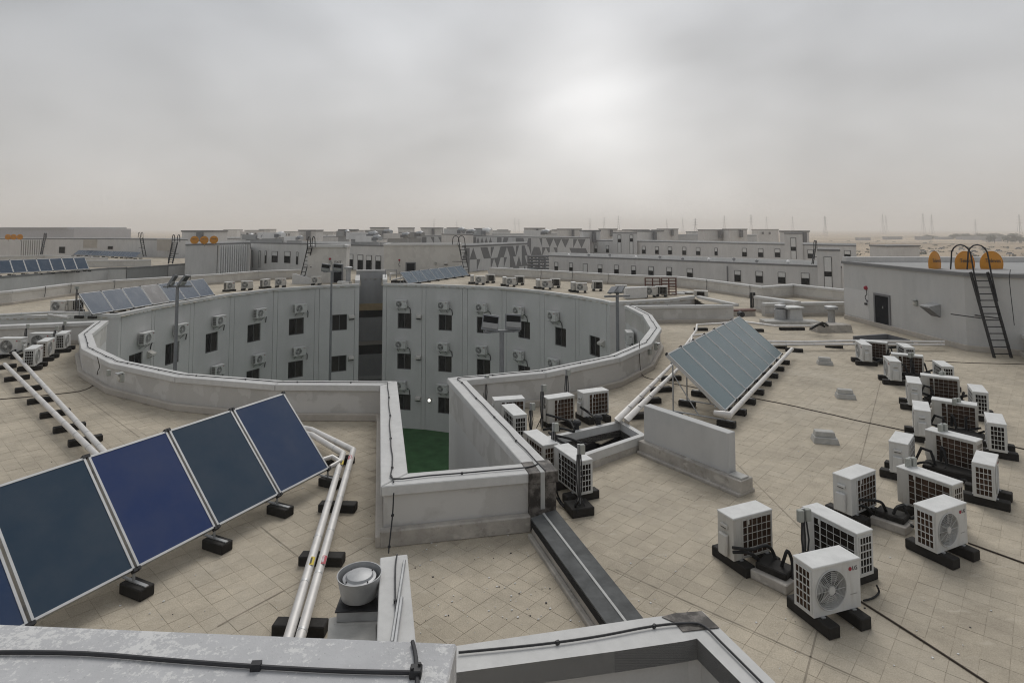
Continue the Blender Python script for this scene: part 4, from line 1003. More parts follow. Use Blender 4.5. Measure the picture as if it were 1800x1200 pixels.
hoses('black insulated hoses between the second pair of right hand units', [[(1492, 880, .3), (1520, 878, .38), (1548, 882, .4), (1558, 898, .2), (1568, 908, .15), (1575, 893, .3), (1590, 888, .3)], [(1490, 888, .25), (1520, 890, .25), (1538, 908, .08)], [(1575, 905, .1), (1590, 915, .1), (1605, 925, .1)], [(1588, 890, .3), (1600, 910, .15), (1612, 905, .2)]])
hoses('tangled black hoses in the third trio', [[(1608, 815, .3), (1630, 812, .3), (1650, 822, .1), (1680, 830, .1)], [(1640, 800, .3), (1650, 828, .08), (1690, 835, .1), (1712, 830, .2)], [(1660, 820, .2), (1670, 835, .05), (1700, 845, .1)]])
hoses('tangled black hoses in the fourth trio', [[(1636, 745, .3), (1655, 750, .2), (1690, 755, .15), (1725, 752, .25)], [(1640, 755, .1), (1680, 770, .1), (1715, 762, .15), (1730, 758, .3)], [(1660, 765, .05), (1690, 775, .05), (1700, 765, .1)]])
hoses('tangled black hoses in the fifth trio', [[(1620, 690, .3), (1645, 698, .15), (1670, 700, .15), (1700, 695, .3)], [(1622, 700, .1), (1660, 708, .08), (1690, 700, .2)], [(1690, 702, .1), (1694, 690, .55)]], 0.03)
hoses('tangled black hoses in the sixth trio', [[(1586, 655, .2), (1600, 662, .1), (1625, 655, .15), (1640, 650, .25)], [(1600, 668, .05), (1620, 662, .1), (1635, 655, .2)]], 0.03)
hoses('tangled black hoses in the farthest trio', [[(1535, 628, .2), (1550, 634, .1), (1565, 620, .3)], [(1540, 636, .1), (1556, 630, .2), (1562, 615, .6)]], 0.035)
hoses('black hoses running from the shaft units into the service shaft', [[(960, 728, .45), (985, 735, .4), (1003, 742, .35), (1010, 756, .3)], [(1020, 715, .55), (1035, 725, .4), (1045, 735, .4), (1050, 750, .2)], [(975, 765, .35), (1000, 770, .35), (1020, 778, .35), (1032, 782, .3)], [(965, 760, .3), (985, 775, .3), (1010, 785, .32), (1030, 780, .3)], [(955, 755, .2), (980, 752, .3), (1010, 758, .33)]], 0.026)
hoses('loose black cables at the foot of the tarred corner unit', [[(975, 850, .4), (985, 880, .05), (1005, 895, .05), (1018, 880, .3)], [(970, 860, .2), (990, 890, .03), (1016, 898, .12)]], 0.016)
hoses('black hoses behind the left parapet units', [[(18, 620, .25), (30, 614, .3), (44, 608, .35), (50, 604, .4)], [(20, 625, .2), (34, 618, .25), (48, 612, .25)], [(0, 622, .1), (25, 622, .15), (45, 616, .2)]], 0.04)
# gooseneck vents in the shaft
for (u, v), lab in [((1014, 762), 'left black mushroom vent in the service shaft'), ((1052, 752), 'right black mushroom vent in the service shaft')]:
    p = G(u, v, 0.2)
    t = thing('shaft_vent', lab, 'vent', (p.x, p.y, -0.6)); MB().tube([(p.x, p.y, -0.9), (p.x, p.y, 0.42)], 0.055, 12).build('pipe', M['steel_dark'], t)
    MB().lathe([(0.06, 0.38), (0.095, 0.40), (0.095, 0.46), (0.06, 0.5), (0.001, 0.51)], (p.x, p.y, 0), 14).build('cap', M['steel_dark'], t)
# black boxes added for the shadowed pits among the trios, then pipe plinths
TR = [((1672, 838), 1.0, 'added black box for the shadowed pit in the third trio'), ((1688, 772), 1.0, 'added black box for the shadowed pit in the fourth trio'), ((1662, 712), .95, 'added black box for the shadowed pit in the fifth trio'), ((1612, 668), .9, 'added black box for the shadowed pit in the sixth trio'), ((1553, 634), .8, 'added black box for the shadowed pit in the farthest trio')]
for (u, v), s, lab in TR:
    p = G(u, v); t = thing('pit_shade_box', lab, 'added dark box', (p.x, p.y, 0)); MB().box((p.x, p.y, .09), (.85 * s, .42 * s, .18), -.75).build('box', M['rubber'], t, bevel=.02)
    for q in (-1, 0, 1): MB().tube([(p.x + q * .22, p.y + .1, .18), (p.x + q * .26, p.y + .16, .42), (p.x + q * .4, p.y + .22, .46), (p.x + q * .5, p.y + .26, .2)], .024, 6).build('hose', M['hose'], t)
for (u, v), lab in [((1362, 1022), 'black topped pipe plinth behind the nearest badged unit'), ((1568, 925), 'black topped pipe plinth behind the second fan front unit')]:
    p = G(u, v); t = thing('pipe_plinth', lab, 'plinth', (p.x, p.y, 0))
    MB().box((p.x, p.y, 0.06), (0.5, 0.36, 0.12), -0.9).build('base', M['cement'], t, bevel=0.01); MB().box((p.x + .03, p.y + .04, 0.165), (0.42, 0.3, 0.09), -0.85).build('cover', M['rubber'], t, bevel=0.015)

# ================================================================== RIGHT STAIR HOUSE
hc = V2(G(1700, 616)); hl = Vector((17.5, 31.7)); hd = (hl - hc).normalized(); hn = Vector((hd.y, -hd.x))   # hn points to the right
hr = hc + (V2(G(1830, 628)) - hc).normalized() * 9; zT = 3.0
h = thing('stair_house', 'grey stair house with dark door on the right roof', 'stair house', (hc.x, hc.y, 0))
back = [hc, hr, hr + (hl - hc), hl]
MB().prism([(p.x, p.y) for p in back], -0.01, zT - 0.14).build('wall', M['wall_house'], h)
MB().strip([hl + hd * .08 - hn * .08, hc - hd * .08 - hn * .08, hr - hd * .08 + hn * .1], [hl + hd * .08 + hn * .25, hc + hd * .25 + hn * .25, hr + hd * .25], zT - 0.138, zT).build('roof_edge', M['dark_line'], h)
MB().strip([hl + hd * .05 - hn * .05, hl + hd * .05 + hn * 11], [hl - hd * .35 - hn * .05, hl - hd * .35 + hn * 11], zT - .13, zT + 0.22).build('roof_parapet', M['coping'], h)
MB().strip([hl + hn * .26 - hd * .31, hc + hn * .26 + hd * .26], [hl + hn * 11 - hd * .31, hc + hn * 11 + hd * .26], zT - .137, zT - .05).build('roof', M['grey_mid'], h)
MB().strip([hl - hn * 0.07, hc - hn * 0.07 - hd * .07, hr - hd * .07], [hl + hn * .02, hc + hn * .02 + hd * .02, hr + hd * .02], -0.01, 0.22).build('skirting', M['skirt'], h, bevel=0.02)
sd = (hl - hc).normalized()
MB().strip([hl - hn * 0.012, hc - hn * 0.012 + sd * 6.2], [hl + hn * .01, hc + hn * .01 + sd * 6.2], 0.25, 1.62).build('render_band', M['wall'], h)
def on_house(u, v): return ONP(u, v, hc, hl)
dA = on_house(1539, 545); dB = on_house(1565, 548); dz1 = on_house(1551, 517).z
ctr = (V2(dA) + V2(dB)) / 2; dw = (V2(dA) - V2(dB)).length
dframe = MB(); 
for q in (-1, 1): dframe.obox((ctr.x + sd.x * q * dw / 2, ctr.y + sd.y * q * dw / 2, dz1 / 2), (sd.x * .05, sd.y * .05, 0), (hn.x * .06, hn.y * .06, 0), (0, 0, dz1 / 2))
dframe.obox((ctr.x, ctr.y, dz1 - .04), (sd.x * (dw / 2 - .05), sd.y * (dw / 2 - .05), 0), (hn.x * .06, hn.y * .06, 0), (0, 0, .045))
do = dframe.build('door', M['grey_dark'], h)
MB().obox((ctr.x - hn.x * .02, ctr.y - hn.y * .02, dz1 / 2 - .03), (sd.x * (dw / 2 - .05), sd.y * (dw / 2 - .05), 0), (hn.x * .02, hn.y * .02, 0), (0, 0, dz1 / 2 - .06)).build('leaf', M['door'], do)
MB().obox((ctr.x - hn.x * .06 - sd.x * .1, ctr.y - hn.y * .06 - sd.y * .1, 1.0), (sd.x * .012, sd.y * .012, 0), (hn.x * .02, hn.y * .02, 0), (0, 0, .05)).build('handle', M['alu'], do)
# hood, lamp, alarm on the house
p = on_house(1645, 545); yaw = math.atan2(-sd.y, -sd.x)
HB = Proto(); hm = MB().add([(-.3, 0, .28), (.3, 0, .28), (.3, 0, -.28), (-.3, 0, -.28), (-.3, -.5, .18), (.3, -.5, .18), (.3, -.5, .12), (-.3, -.5, .12)], [(0, 1, 5, 4), (1, 2, 6, 5), (3, 0, 4, 7), (4, 5, 6, 7), (0, 3, 2, 1)])
HB.part('hood', hm, M['galv']); HB.part('opening', MB().add([(-.27, -.01, -.275), (.27, -.01, -.275), (.27, -.48, .115), (-.27, -.48, .115)], [(0, 1, 2, 3)]), M['grey_dark'])
HB.put('exhaust_hood', 'galvanised exhaust hood on the right stair house wall', 'vent hood', (p.x - hn.x * .003, p.y - hn.y * .003, p.z), yaw, sc=.95)
BL = Proto(); BL.part('housing', MB().box((0, -.05, 0), (0.2, 0.1, 0.26)), M['isolator'], bevel=0.02); BL.part('lens', MB().lathe([(0.075, .1), (0.07, .13), (0.001, .14)], (0, 0, -.02), 14, 'y'), M['casing_old']); BL.part('hood', MB().box((0, -.11, .10), (0.2, 0.12, 0.03)), M['galv'])
p = on_house(1611, 532); BL.put('bulkhead_lamp', 'small bulkhead lamp right of the stair house door', 'lamp', (p.x, p.y, p.z), yaw)
AL = Proto(); AL.part('bell', MB().lathe([(0.10, 0), (0.10, .05), (0.08, .1), (0.03, .12), (0.001, .12)], (0, 0, 0), 16, 'y'), M['red']); AL.part('cable', MB().tube([(0, -.02, -.1), (.05, -.02, -.3), (-.1, -.02, -.42), (-.08, -.02, -.55), (.06, -.02, -.62)], 0.015, 6), M['cable']); AL.part('junction_box', MB().box((.07, -.03, -.63), (.09, .06, .09)), M['grey_dark'])
p = on_house(1523, 506); AL.put('alarm_bell', 'red alarm bell with hanging cable left of the door', 'alarm', (p.x, p.y, p.z), yaw)
p = on_house(1524, 534); t = MB().box((p.x - .05, p.y, p.z), (.1, .12, .1)).build('push_button_box', M['steel_dark']); tag(t, 'small black switch box below the alarm bell', 'switch box')
MB_ = MB(); p0 = AT(1776, 476, hc.y - .9); MB_.tube([AT(1776, 474, 22.4), AT(1774, 490, 22.35), AT(1777, 520, 22.35), AT(1780, 545, 22.3), AT(1783, 572, 22.2)], 0.012, 6)
tag(MB_.build('hanging_cable', M['cable']), 'thin cable hanging down the right face of the stair house', 'cable')
pw = [V2(G(u, v, 0.8)) for u, v in [(1778, 577), (1800, 590), (1900, 650)]]
parapet('parapet_wall', 'grey parapet end at the right picture edge', pw, 0.8, side=1)
# ladder
def ladder(label, b0, b1, t0, t1, hoop=1.0, n=13, r=0.028, hoopw=True):
    b0, b1, t0, t1 = [Vector(q) for q in (b0, b1, t0, t1)]
    t = thing('roof_ladder', label, 'ladder', tuple((b0 + b1) / 2))
    for a, b in ((b0, t0), (b1, t1)): 
        d = (b - a).normalized(); x = (b1 - b0).normalized()
        MB().obox((a + b) / 2, x * r * 0.6, d.cross(x).normalized() * r * 1.5, (b - a) / 2).build('stile', M['steel_dark'], t)
    for k in range(n):
        s = (k + 0.6) / n; MB().tube([b0.lerp(t0, s), b1.lerp(t1, s)], r * 0.55, 6).build('rung', M['steel_dark'], t)
    up = (t0 - b0).normalized(); inn = Vector((t0.x - b0.x, t0.y - b0.y, 0)).normalized()
    for q, a in ((0, t0), (1, t1)):
        f = a + inn * 0.75; pts = [a - up * 1.1 - inn * .05 - Vector((0, 0, 0)), a - up * 0.0 - inn * .12, a + Vector((0, 0, hoop * .55)) - inn * .05]
        for k in range(1, 8):
            w = math.pi * k / 8; pts.append(a + inn * (0.33 - 0.38 * math.cos(w)) + Vector((0, 0, hoop * .55 + hoop * .45 * math.sin(w))))
        pts += [f + Vector((0, 0, hoop * .5)) - inn * .05, f + Vector((0, 0, 0.05))]
        MB().tube(pts, r * 0.75, 8).build('hand_hoop', M['steel_dark'], t)
        m = b0.lerp(t0, .45) if q == 0 else b1.lerp(t1, .45)
        MB().tube([m, m + inn * 1.2], r * .6, 6).build('wall_bracket', M['steel_dark'], t)
    return t
lb0, lb1 = G(1748, 629), G(1778, 629); lt = 22.75
ladder('tall black roof ladder with two hoops on the right stair house', lb0, lb1, AT(1706, 478, lt), AT(1736, 478, lt), 1.02, 13, 0.036)
# orange dishes
DS = Proto()
pr2 = []
for k in range(8): r = 0.46 * k / 7; pr2.append((max(r, 0.001), 0.06 * (1 - (k / 7) ** 2)))
dm = MB().lathe(pr2, (0, 0, 0), 28, 'y'); DS.part('reflector', dm, M['orange'])
DS.part('rim', MB().tube([(0.46 * math.cos(a), 0, 0.46 * math.sin(a)) for a in [2 * math.pi * k / 28 for k in range(29)]], 0.012, 6, False), M['orange'])
DS.part('mount', MB().tube([(0, .1, -.05), (0, .18, -.3), (0, .18, -.75)], 0.03, 8), M['galv'])
tl = text_mesh('Televes', 0.2, M['ink']); tl.transform(Matrix.Translation((0, -0.072, 0.12)) @ Matrix.Rotation(math.radians(90), 4, 'X')); DS.raw('lettering', tl)
for (u, v), yaw, lab in [((1643, 464), 0.55, 'leftmost orange satellite dish on the right stair house'), ((1696, 464), 0.25, 'orange satellite dish behind the left ladder hoop'), ((1743, 464), 0.1, 'orange satellite dish behind the right ladder hoop')]:
    p = AT(u, v, 26.2); DS.put('satellite_dish', lab, 'satellite dish', (p.x, p.y, p.z), yaw, 'orange dishes on the right stair house', sc=1.2)

# ================================================================== ROOF FANS right, kerbs, blocks
def mush(label, u, v, r, h, rb_, d=None):
    p = G(u, v); t = thing('roof_fan', label, 'roof fan', (p.x, p.y, 0))
    MB().box((p.x, p.y, .09), (rb_ * 2.6, rb_ * 2.2, .2)).build('plinth', M['concrete'], t, bevel=0.01)
    MB().lathe([(rb_, .19), (rb_, h - r * .9), (r * .6, h - r * .8)], (p.x, p.y, 0), 20).build('drum', M['galv'], t)
    MB().lathe([(r * .75, h - r * .75), (r, h - r * .6), (r, h - r * .2), (r * .7, h - .03), (.001, h)], (p.x, p.y, 0), 24).build('cap', M['galv'], t)
mush('drum shaped roof fan with domed cap left of the slab topped cowl', 1372, 568, 0.27, 0.95, 0.28)
mush('domed roof fan on a stem near the stair house door', 1462, 573, 0.30, 1.0, 0.16)
p = G(1394, 568); t = thing('vent_cowl', 'square vent cowl with overhanging white slab', 'vent', (p.x, p.y, 0))
MB().taper((p.x, p.y, .0), (.75, .6), (.62, .5), .72, .2).build('box', M['coping'], t); MB().box((p.x - .1, p.y, .80), (.95, .8, .07), .2).build('slab', M['lid'], t)
p = G(1388, 570); tag(MB().box((p.x, p.y, .1), (2.6, .9, .2), -.05).build('fan_plinth', M['concrete'], bevel=.01), 'long concrete plinth under the fans left of the door', 'plinth')
p = G(1460, 582); t = thing('concrete_upstand', 'stained concrete upstand before the domed roof fan', 'plinth', (p.x, p.y, 0))
MB().taper((p.x, p.y, -.01), (1.7, .7), (1.6, .62), .34, .06).build('block', M['cement'], t, bevel=.015)
hoses('grey pipes bending over the concrete upstand', [[(1425, 578, .3), (1440, 570, .45), (1450, 574, .35)], [(1432, 574, .3), (1446, 568, .6), (1455, 572, .3)]], 0.05)
for (u, v), rz, s, lab in [((1450, 640), -.3, 1.0, 'small stepped concrete block nearest the stair house'), ((1486, 699), -.3, 1.0, 'small stepped concrete block before the fifth trio'), ((1450, 776), -.25, 1.05, 'small stepped concrete block nearest the screen wall')]:
    p = G(u, v); t = thing('concrete_block', lab, 'block', (p.x, p.y, 0), 0, 'stepped concrete blocks')
    MB().taper((p.x, p.y, -.005), (.50 * s, .34 * s), (.44 * s, .28 * s), .13, rz).build('base', M['concrete'], t, bevel=.01); MB().taper((p.x, p.y + .02, .125), (.40 * s, .22 * s), (.36 * s, .19 * s), .11, rz).build('top', M['concrete'], t, bevel=.01)
# dark duct tray behind the farthest trio
p = G(1535, 600); t = thing('pipe_tray', 'dark pipe tray with pale edge beyond the farthest trio', 'tray', (p.x, p.y, 0))
q = [V2(G(u, v, .3)) for u, v in [(1502, 592), (1560, 588), (1600, 598), (1505, 600)]]
MB().strip([q[0], q[1], q[2]], [a + Vector((0, .12)) for a in (q[0], q[1], q[2])], .0, .32).build('edge', M['grey_dark'], t)
MB().prism([(a.x, a.y) for a in q][::-1], 0.02, .12).build('bed', M['void'], t)
# black posts and brown capped kerb
for (u, v), lab in [((1321, 541), 'left black post at the end of the short parapet'), ((1326, 541), 'right black post at the end of the short parapet')]:
    p = G(u, v); tag(MB().box((p.x, p.y, .45), (.12, .12, .92)).build('black_post', M['steel_dark'], bevel=.01), lab, 'post')
k0, k1 = V2(G(1288, 546, .3)), V2(G(1328, 545, .3)); t = thing('capped_kerb', 'low kerb with brown cap behind the right solar array', 'kerb', (k0.x, k0.y, 0))
MB().strip([k0, k1], offset_line([k0, k1], .4), -.01, .27).build('kerb', M['cement'], t); MB().strip(offset_line([k0, k1], -.05), offset_line([k0, k1], .45), .272, .33).build('cap', M['rust'], t)
p = AT(1300, 551, 26.5); tag(MB().lathe([(0.001, 0), (.12, .02), (.12, .3), (.02, .32)], (p.x, p.y, p.z), 14, 'y').build('pipe_end', M['steel_dark']), 'black pipe end at the top corner of the right solar array', 'pipe')

# ================================================================== ROOF VENT in the foreground
p = G(632, 1007, .92); c = Vector((p.x, p.y, 0)); t = thing('roof_fan', 'grey bowl shaped roof fan beside the dwarf wall', 'roof fan', (c.x, c.y, 0))
MB().box((c.x + .02, c.y + .02, .26), (.50, .50, .54), .06).build('plinth', M['concrete'], t, bevel=.012)
MB().box((c.x + .02, c.y + .02, .585), (.44, .44, .11), .06).build('base_box', M['galv'], t, bevel=.008)
MB().box((c.x + .02, c.y + .02, .645), (.47, .47, .012), .06).build('flange', M['steel_dark'], t)
MB().lathe([(.175, .68), (.19, .69), (.236, .90), (.242, .92), (.232, .92), (.205, .80), (.18, .72), (.001, .71)], (c.x, c.y, 0), 40).build('bowl', M['galv'], t)
MB().lathe([(.09, .70), (.09, .85), (.176, .86), (.18, .882), (.15, .888), (.135, .91), (.08, .925), (.001, .93)], (c.x, c.y, 0), 40).build('cap', M['galv'], t)
for k in range(4):
    a = .8 + k * math.pi / 2; MB().lathe([(.008, .885), (.008, .90), (.001, .902)], (c.x + .163 * math.cos(a), c.y + .163 * math.sin(a), 0), 8).build('screw', M['steel_dark'], t)
pp = [G(u, v, .53) for u, v in [(578, 1083), (662, 1075), (662, 1135), (574, 1135)]]
tag(MB().prism([(a.x, a.y) for a in pp][::-1], -.01, .525).build('vent_plinth', M['concrete'], bevel=.01), 'spotted concrete plinth in front of the bowl shaped fan', 'plinth')
# bars on the dwarf wall
for a, b, r, lab in [((711, 985, .87), (689, 1128, .87), .018, 'longer steel bar lying on the dwarf wall'), ((706, 1050, .88), (692, 1150, .88), .02, 'shorter steel bar lying on the dwarf wall')]:
    A, B = G(*a), G(*b); tag(MB().tube([A, B], r, 6).build('steel_bar', M['galv']), lab, 'bar')

# ================================================================== LIGHTNING CONDUCTORS
def smooth(pts, m=6):
    o = []
    for i in range(len(pts) - 1):
        a, b, c, d = pts[max(i - 1, 0)], pts[i], pts[i + 1], pts[min(i + 2, len(pts) - 1)]
        for k in range(m):
            s = k / m; o.append(0.5 * ((2 * b) + (c - a) * s + (2 * a - 5 * b + 4 * c - d) * s * s + (-a + 3 * b - 3 * c + d) * s ** 3))
    return o + [pts[-1]]
def conductor(label, P, r=0.011, clip=1.3, mat='cable', wob=0.012, lift=0.025, csz=0.035):
    pts = [G(*q) if len(q) == 3 else q[0] for q in P]; pts = [Vector(p) + Vector((0, 0, lift)) for p in pts]
    dense = [pts[0]]
    for a, b in zip(pts, pts[1:]):
        n = max(1, int((b - a).length / 0.45))
        for k in range(1, n + 1):
            q = a.lerp(b, k / n)
            if k < n: q += Vector((random.uniform(-wob, wob), random.uniform(-wob, wob), 0))
            dense.append(q)
    t = thing('lightning_conductor', label, 'cable', tuple(dense[0]), 0, 'conductor cables')
    MB().tube(smooth(dense, 3), r, 6).build('cable', M[mat], t)
    acc = 0
    for a, b in zip(dense, dense[1:]):
        acc += (b - a).length
        if acc > clip:
            acc = 0; MB().box(tuple(b - Vector((0, 0, .002))), (csz, csz * .7, csz * .9), random.random()).build('clip', M['cable'], t)
    return t
Z = .85
mid = lambda P, k=.45: offset_line(P, CW * k)
c1 = mid(NL[1:]); conductor('black conductor along the coping of the left curved parapet', [(Vector((p.x, p.y, Z)),) for p in c1[:7]])
conductor('black conductor along the coping of the courtyard notch', [(Vector((p.x, p.y, Z)),) for p in c1[6:9]] + [(945, 818, Z)])
conductor('black conductor down the front of the notch parapet', [(688, 838, Z), (692, 850, Z)] , clip=9)
conductor('black conductor hanging down the notch wall', [(AT(692, 866, 9.12),), (AT(690, 905, 9.08),), (AT(684, 960, 8.9),), (AT(683, 972, 8.86),)], lift=0, clip=.3, wob=.006)
c2 = mid(NR); conductor('black conductor along the coping of the right curved parapet', [(Vector((p.x, p.y, Z)),) for p in c2])
conductor('thick black cable along the speckled foreground coping', [(-40, 1155, zH), (5, 1151, zH), (150, 1153, zH), (300, 1165, zH), (450, 1176, zH), (600, 1184, zH), (735, 1187, zH)], r=.0085, clip=.9, wob=.002, lift=.012, csz=.04)
conductor('short black cable crossing the foreground coping to its junction clamp', [(725, 1132, zH), (731, 1160, zH), (734, 1215, zH)], r=.009, wob=.001, lift=.012, clip=9)
p = G(731, 1187, zH); t = thing('cable_clamp', 'black junction clamp at the end of the foreground coping', 'clamp', tuple(p))
MB().box((p.x, p.y, zH + .016), (.048, .05, .034)).build('body', M['steel_dark'], t, bevel=.004)
for q in (-1, 1): MB().lathe([(.007, .032), (.007, .042), (.001, .042)], (p.x + q * .013, p.y + .012 * q, zH), 8).build('bolt', M['steel_dark'], t)
conductor('black conductor along the coping of the foreground light shaft', [(806, 1151, Z), (900, 1142, Z), (980, 1133, Z), (1060, 1121, Z), (1150, 1104, Z), (1215, 1099, Z), (1240, 1106, Z), (1268, 1133, Z), (1350, 1215, Z)], r=.011, clip=.75, wob=.004)
conductor('black conductor lying on the dwarf wall', [(698, 978, Z), (695, 1000, Z), (695, 1060, Z), (698, 1128, Z)], r=.009, clip=.6, wob=.004)
conductor('brown cable over the left roof to the curved parapet', [(0, 702, 0.0), (80, 695, 0), (140, 688, 0), (163, 678, 0.0), (170, 666, .05), (AT(174, 640, 17.35),), (AT(171, 628, 17.4),)], mat='cable_brown', clip=99, lift=.012, wob=.02)
conductor('brown cable running from the right curved parapet under the solar array', [(AT(1124, 600, 19.55),), (AT(1124, 625, 19.5),), (1127, 655, .1), (1136, 664, 0), (1180, 674, 0), (1310, 697, 0), (1400, 715, 0), (1500, 738, 0), (1590, 757, 0)], mat='cable_brown', clip=99, lift=.012)
conductor('dark cable from the nearest badged unit to the bottom right corner', [(1513, 1058, 0), (1600, 1113, 0), (1740, 1204, 0)], mat='cable_brown', clip=99, lift=.012, wob=.004)
conductor('dark cable from the second fan front unit to the right picture edge', [(1702, 955, 0), (1760, 976, 0), (1810, 994, 0)], mat='cable_brown', clip=99, lift=.012, wob=.004)
conductor('thin dark cable beyond the stacked right hand trios', [(1625, 634, 0), (1700, 638, 0), (1810, 641, 0)], mat='cable_brown', clip=99, lift=.012)
conductor('thin dark cable from the third trio to the right picture edge', [(1770, 783, 0), (1810, 792, 0)], mat='cable_brown', clip=99, lift=.012)
hoses('short loose cable at the right foot of the nearest badged unit', [[(1541, 1028, .1), (1545, 1040, .02), (1535, 1050, .02), (1518, 1055, .02)]], 0.012)
# lamps and boxes on the curved parapets
p = AT(216, 662, 16.05); BL.put('bulkhead_lamp', 'bulkhead lamp on the left curved parapet', 'lamp', (p.x, p.y + .02, p.z), math.radians(-36))
p = AT(191, 655, 16.9); tag(MB().box(tuple(p), (.09, .1, .17), -.7).build('junction_box', M['isolator'], bevel=.01), 'small grey box left of the bulkhead lamp on the curved parapet', 'box')
p = AT(1142, 618, 20.15); tag(MB().box(tuple(p), (.1, .1, .2), .8).build('junction_box', M['isolator'], bevel=.01), 'small grey box on the outside of the right curved parapet', 'box')
p = AT(1151, 608, 20.9); BL.put('bulkhead_lamp', 'bulkhead lamp on the outside of the right curved parapet', 'lamp', (p.x, p.y, p.z), math.radians(62))

# ================================================================== FLOODLIGHT POLES
def flood_pole(label, u, v, d, heads, base_r=.11, top_r=.07, arm=.9, hs=1.0):
    p = AT(u, v, d); t = thing('floodlight_pole', label, 'floodlight', (p.x, p.y, GZ), 0, 'courtyard floodlight poles')
    MB().tube([(p.x, p.y, GZ + .03), (p.x, p.y, (GZ + p.z) / 2), (p.x, p.y, p.z)], [base_r, (base_r + top_r) / 2, top_r], 12).build('pole', M['pole'], t)
    MB().box((p.x, p.y, p.z + .04), (arm + .3, .08, .08), .25).build('crossarm', M['pole'], t)
    for off, yaw, tilt in heads:
        c = Vector((p.x + off * math.cos(.25), p.y + off * math.sin(.25), p.z + .32)); R = Matrix.Rotation(yaw, 3, 'Z') @ Matrix.Rotation(.16 if off < 0 else .1, 3, 'Y') @ Matrix.Rotation(tilt, 3, 'X') * hs
        ax, ay, az = [R @ Vector(q) for q in ((1, 0, 0), (0, 1, 0), (0, 0, 1))]
        hd_ = MB().obox(c, ax * .30, ay * .05, az * .29).build('lamp_head', M['pole'], t, bevel=.01)
        MB().obox(c - ay * .052 + az * .08, ax * .27, ay * .004, az * .14).build('lens', M['glass'], hd_)
        MB().obox(c - ay * .07 - az * .12, ax * .28, ay * .03, az * .10).build('driver_box', M['grey_mid'], hd_, bevel=.01)
        MB().tube([c - az * .3 - ax * .2, c - az * .38, c - az * .3 + ax * .2], .015, 6).build('yoke', M['pole'], hd_)
flood_pole('floodlight pole with tilted heads at the left of the courtyard', 312, 505, 28, [(-.22, 1.9, .5), (.25, 1.75, .6)])
flood_pole('slender floodlight pole in front of the left stair house door', 583, 478, 43.5, [(-.42, .1, .25), (.42, .1, .25)])
flood_pole('floodlight pole with two dark heads in the middle of the courtyard', 882, 584, 19.5, [(-.38, .15, -.35), (.38, .25, -.35)], .08, .075, hs=.88)
flood_pole('floodlight pole at the right of the courtyard', 1085, 522, 26.5, [(-.2, 2.2, .9), (.1, 2.4, .9)], hs=.7)

# ================================================================== FAR STAIR HOUSES
def stair_house(label, u0, u1, vtop, d0, d1, depth, door=None, text=None, sides=None):
    A = AT(u0, vtop, d0); B = AT(u1, vtop, d1); zt = (A.z + B.z) / 2; a, b = V2(A), V2(B)
    dd = (b - a).normalized(); n = Vector((-dd.y, dd.x)); t = thing('stair_house', label, 'stair house', ((a.x + b.x) / 2, (a.y + b.y) / 2, 0))
    MB().strip([a, b], [a + n * depth, b + n * depth], -.01, zt - .2).build('wall', M['parapet_far'], t)
    for e0, e1 in ((a, b), (b, b + n * depth), (b + n * depth, a + n * depth), (a + n * depth, a)):
        w = (e1 - e0).normalized(); m = Vector((-w.y, w.x))
        MB().strip([e0 - w * .1 - m * .1, e1 - w * .15 - m * .1], [e0 - w * .1 + m * .25, e1 - w * .15 + m * .25], zt - .198, zt).build('coping', M['coping'], t)
    MB().strip([a - dd * .012 - n * .01, b - n * .01], [a - dd * .012 + n * .02, b + n * .02], .2, 1.5).build('render_band', M['parapet'], t) if False else None
    if door:
        p0 = ONP(door[0], door[2], A, B); p1 = ONP(door[1], door[2], A, B); zt2 = p0.z; c = (V2(p0) + V2(p1)) / 2; w = (V2(p1) - V2(p0)).length
        fr = MB()
        for q in (-1, 1): fr.obox((c.x + dd.x * q * w / 2, c.y + dd.y * q * w / 2, zt2 / 2), (dd.x * .06, dd.y * .06, 0), (n.x * .05, n.y * .05, 0), (0, 0, zt2 / 2))
        fr.obox((c.x, c.y, zt2 - .05), (dd.x * (w / 2 - .06), dd.y * (w / 2 - .06), 0), (n.x * .05, n.y * .05, 0), (0, 0, .06))
        do = fr.build('door', M['grey_dark'], t)
        MB().obox((c.x - n.x * .01, c.y - n.y * .01, zt2 / 2 - .05), (dd.x * (w / 2 - .06), dd.y * (w / 2 - .06), 0), (n.x * .02, n.y * .02, 0), (0, 0, zt2 / 2 - .07)).build('leaf', M['door'], do)
        if text:
            tx = text_mesh(text, .3, M['ink']); o = bpy.data.objects.new('lettering', tx); C.objects.link(o); o.parent = t
            o.location = Vector((c.x - n.x * .02, c.y - n.y * .02, zt2 + .2)) - LOC[t.name]; o.rotation_euler = (math.radians(90), 0, math.atan2(dd.y, dd.x))
    return t, A, B, n
s1, sA, sB, sn = stair_house('cream stair house with open dark door and exit sign left of the recess', 541, 609, 431, 52, 52.6, 3.5, (586, 602, 465), 'EXIT')
s2, tA, tB, tn = stair_house('long cream stair house with ladder right of the recess', 675, 808, 428.5, 61.5, 62, 4, (714, 730, 461))
ladder('dark ladder leaning on the left far stair house', G(526, 495), G(533, 495), AT(541, 435, 51.7), AT(549, 435, 51.7), .95, 9, .05)
ladder('dark ladder with round hoop on the right far stair house', G(818, 484), G(825, 484), AT(806, 431, 61), AT(816, 431, 61), .95, 9, .05)
for (u, v), A, B, lab in [((581, 462), sA, sB, 'small lamp beside the exit door'), ((766, 463), tA, tB, 'small grey lamp on the right far stair house')]:
    p = ONP(u, v, A, B); BL.put('bulkhead_lamp', lab, 'lamp', (p.x, p.y, p.z), 0.02)
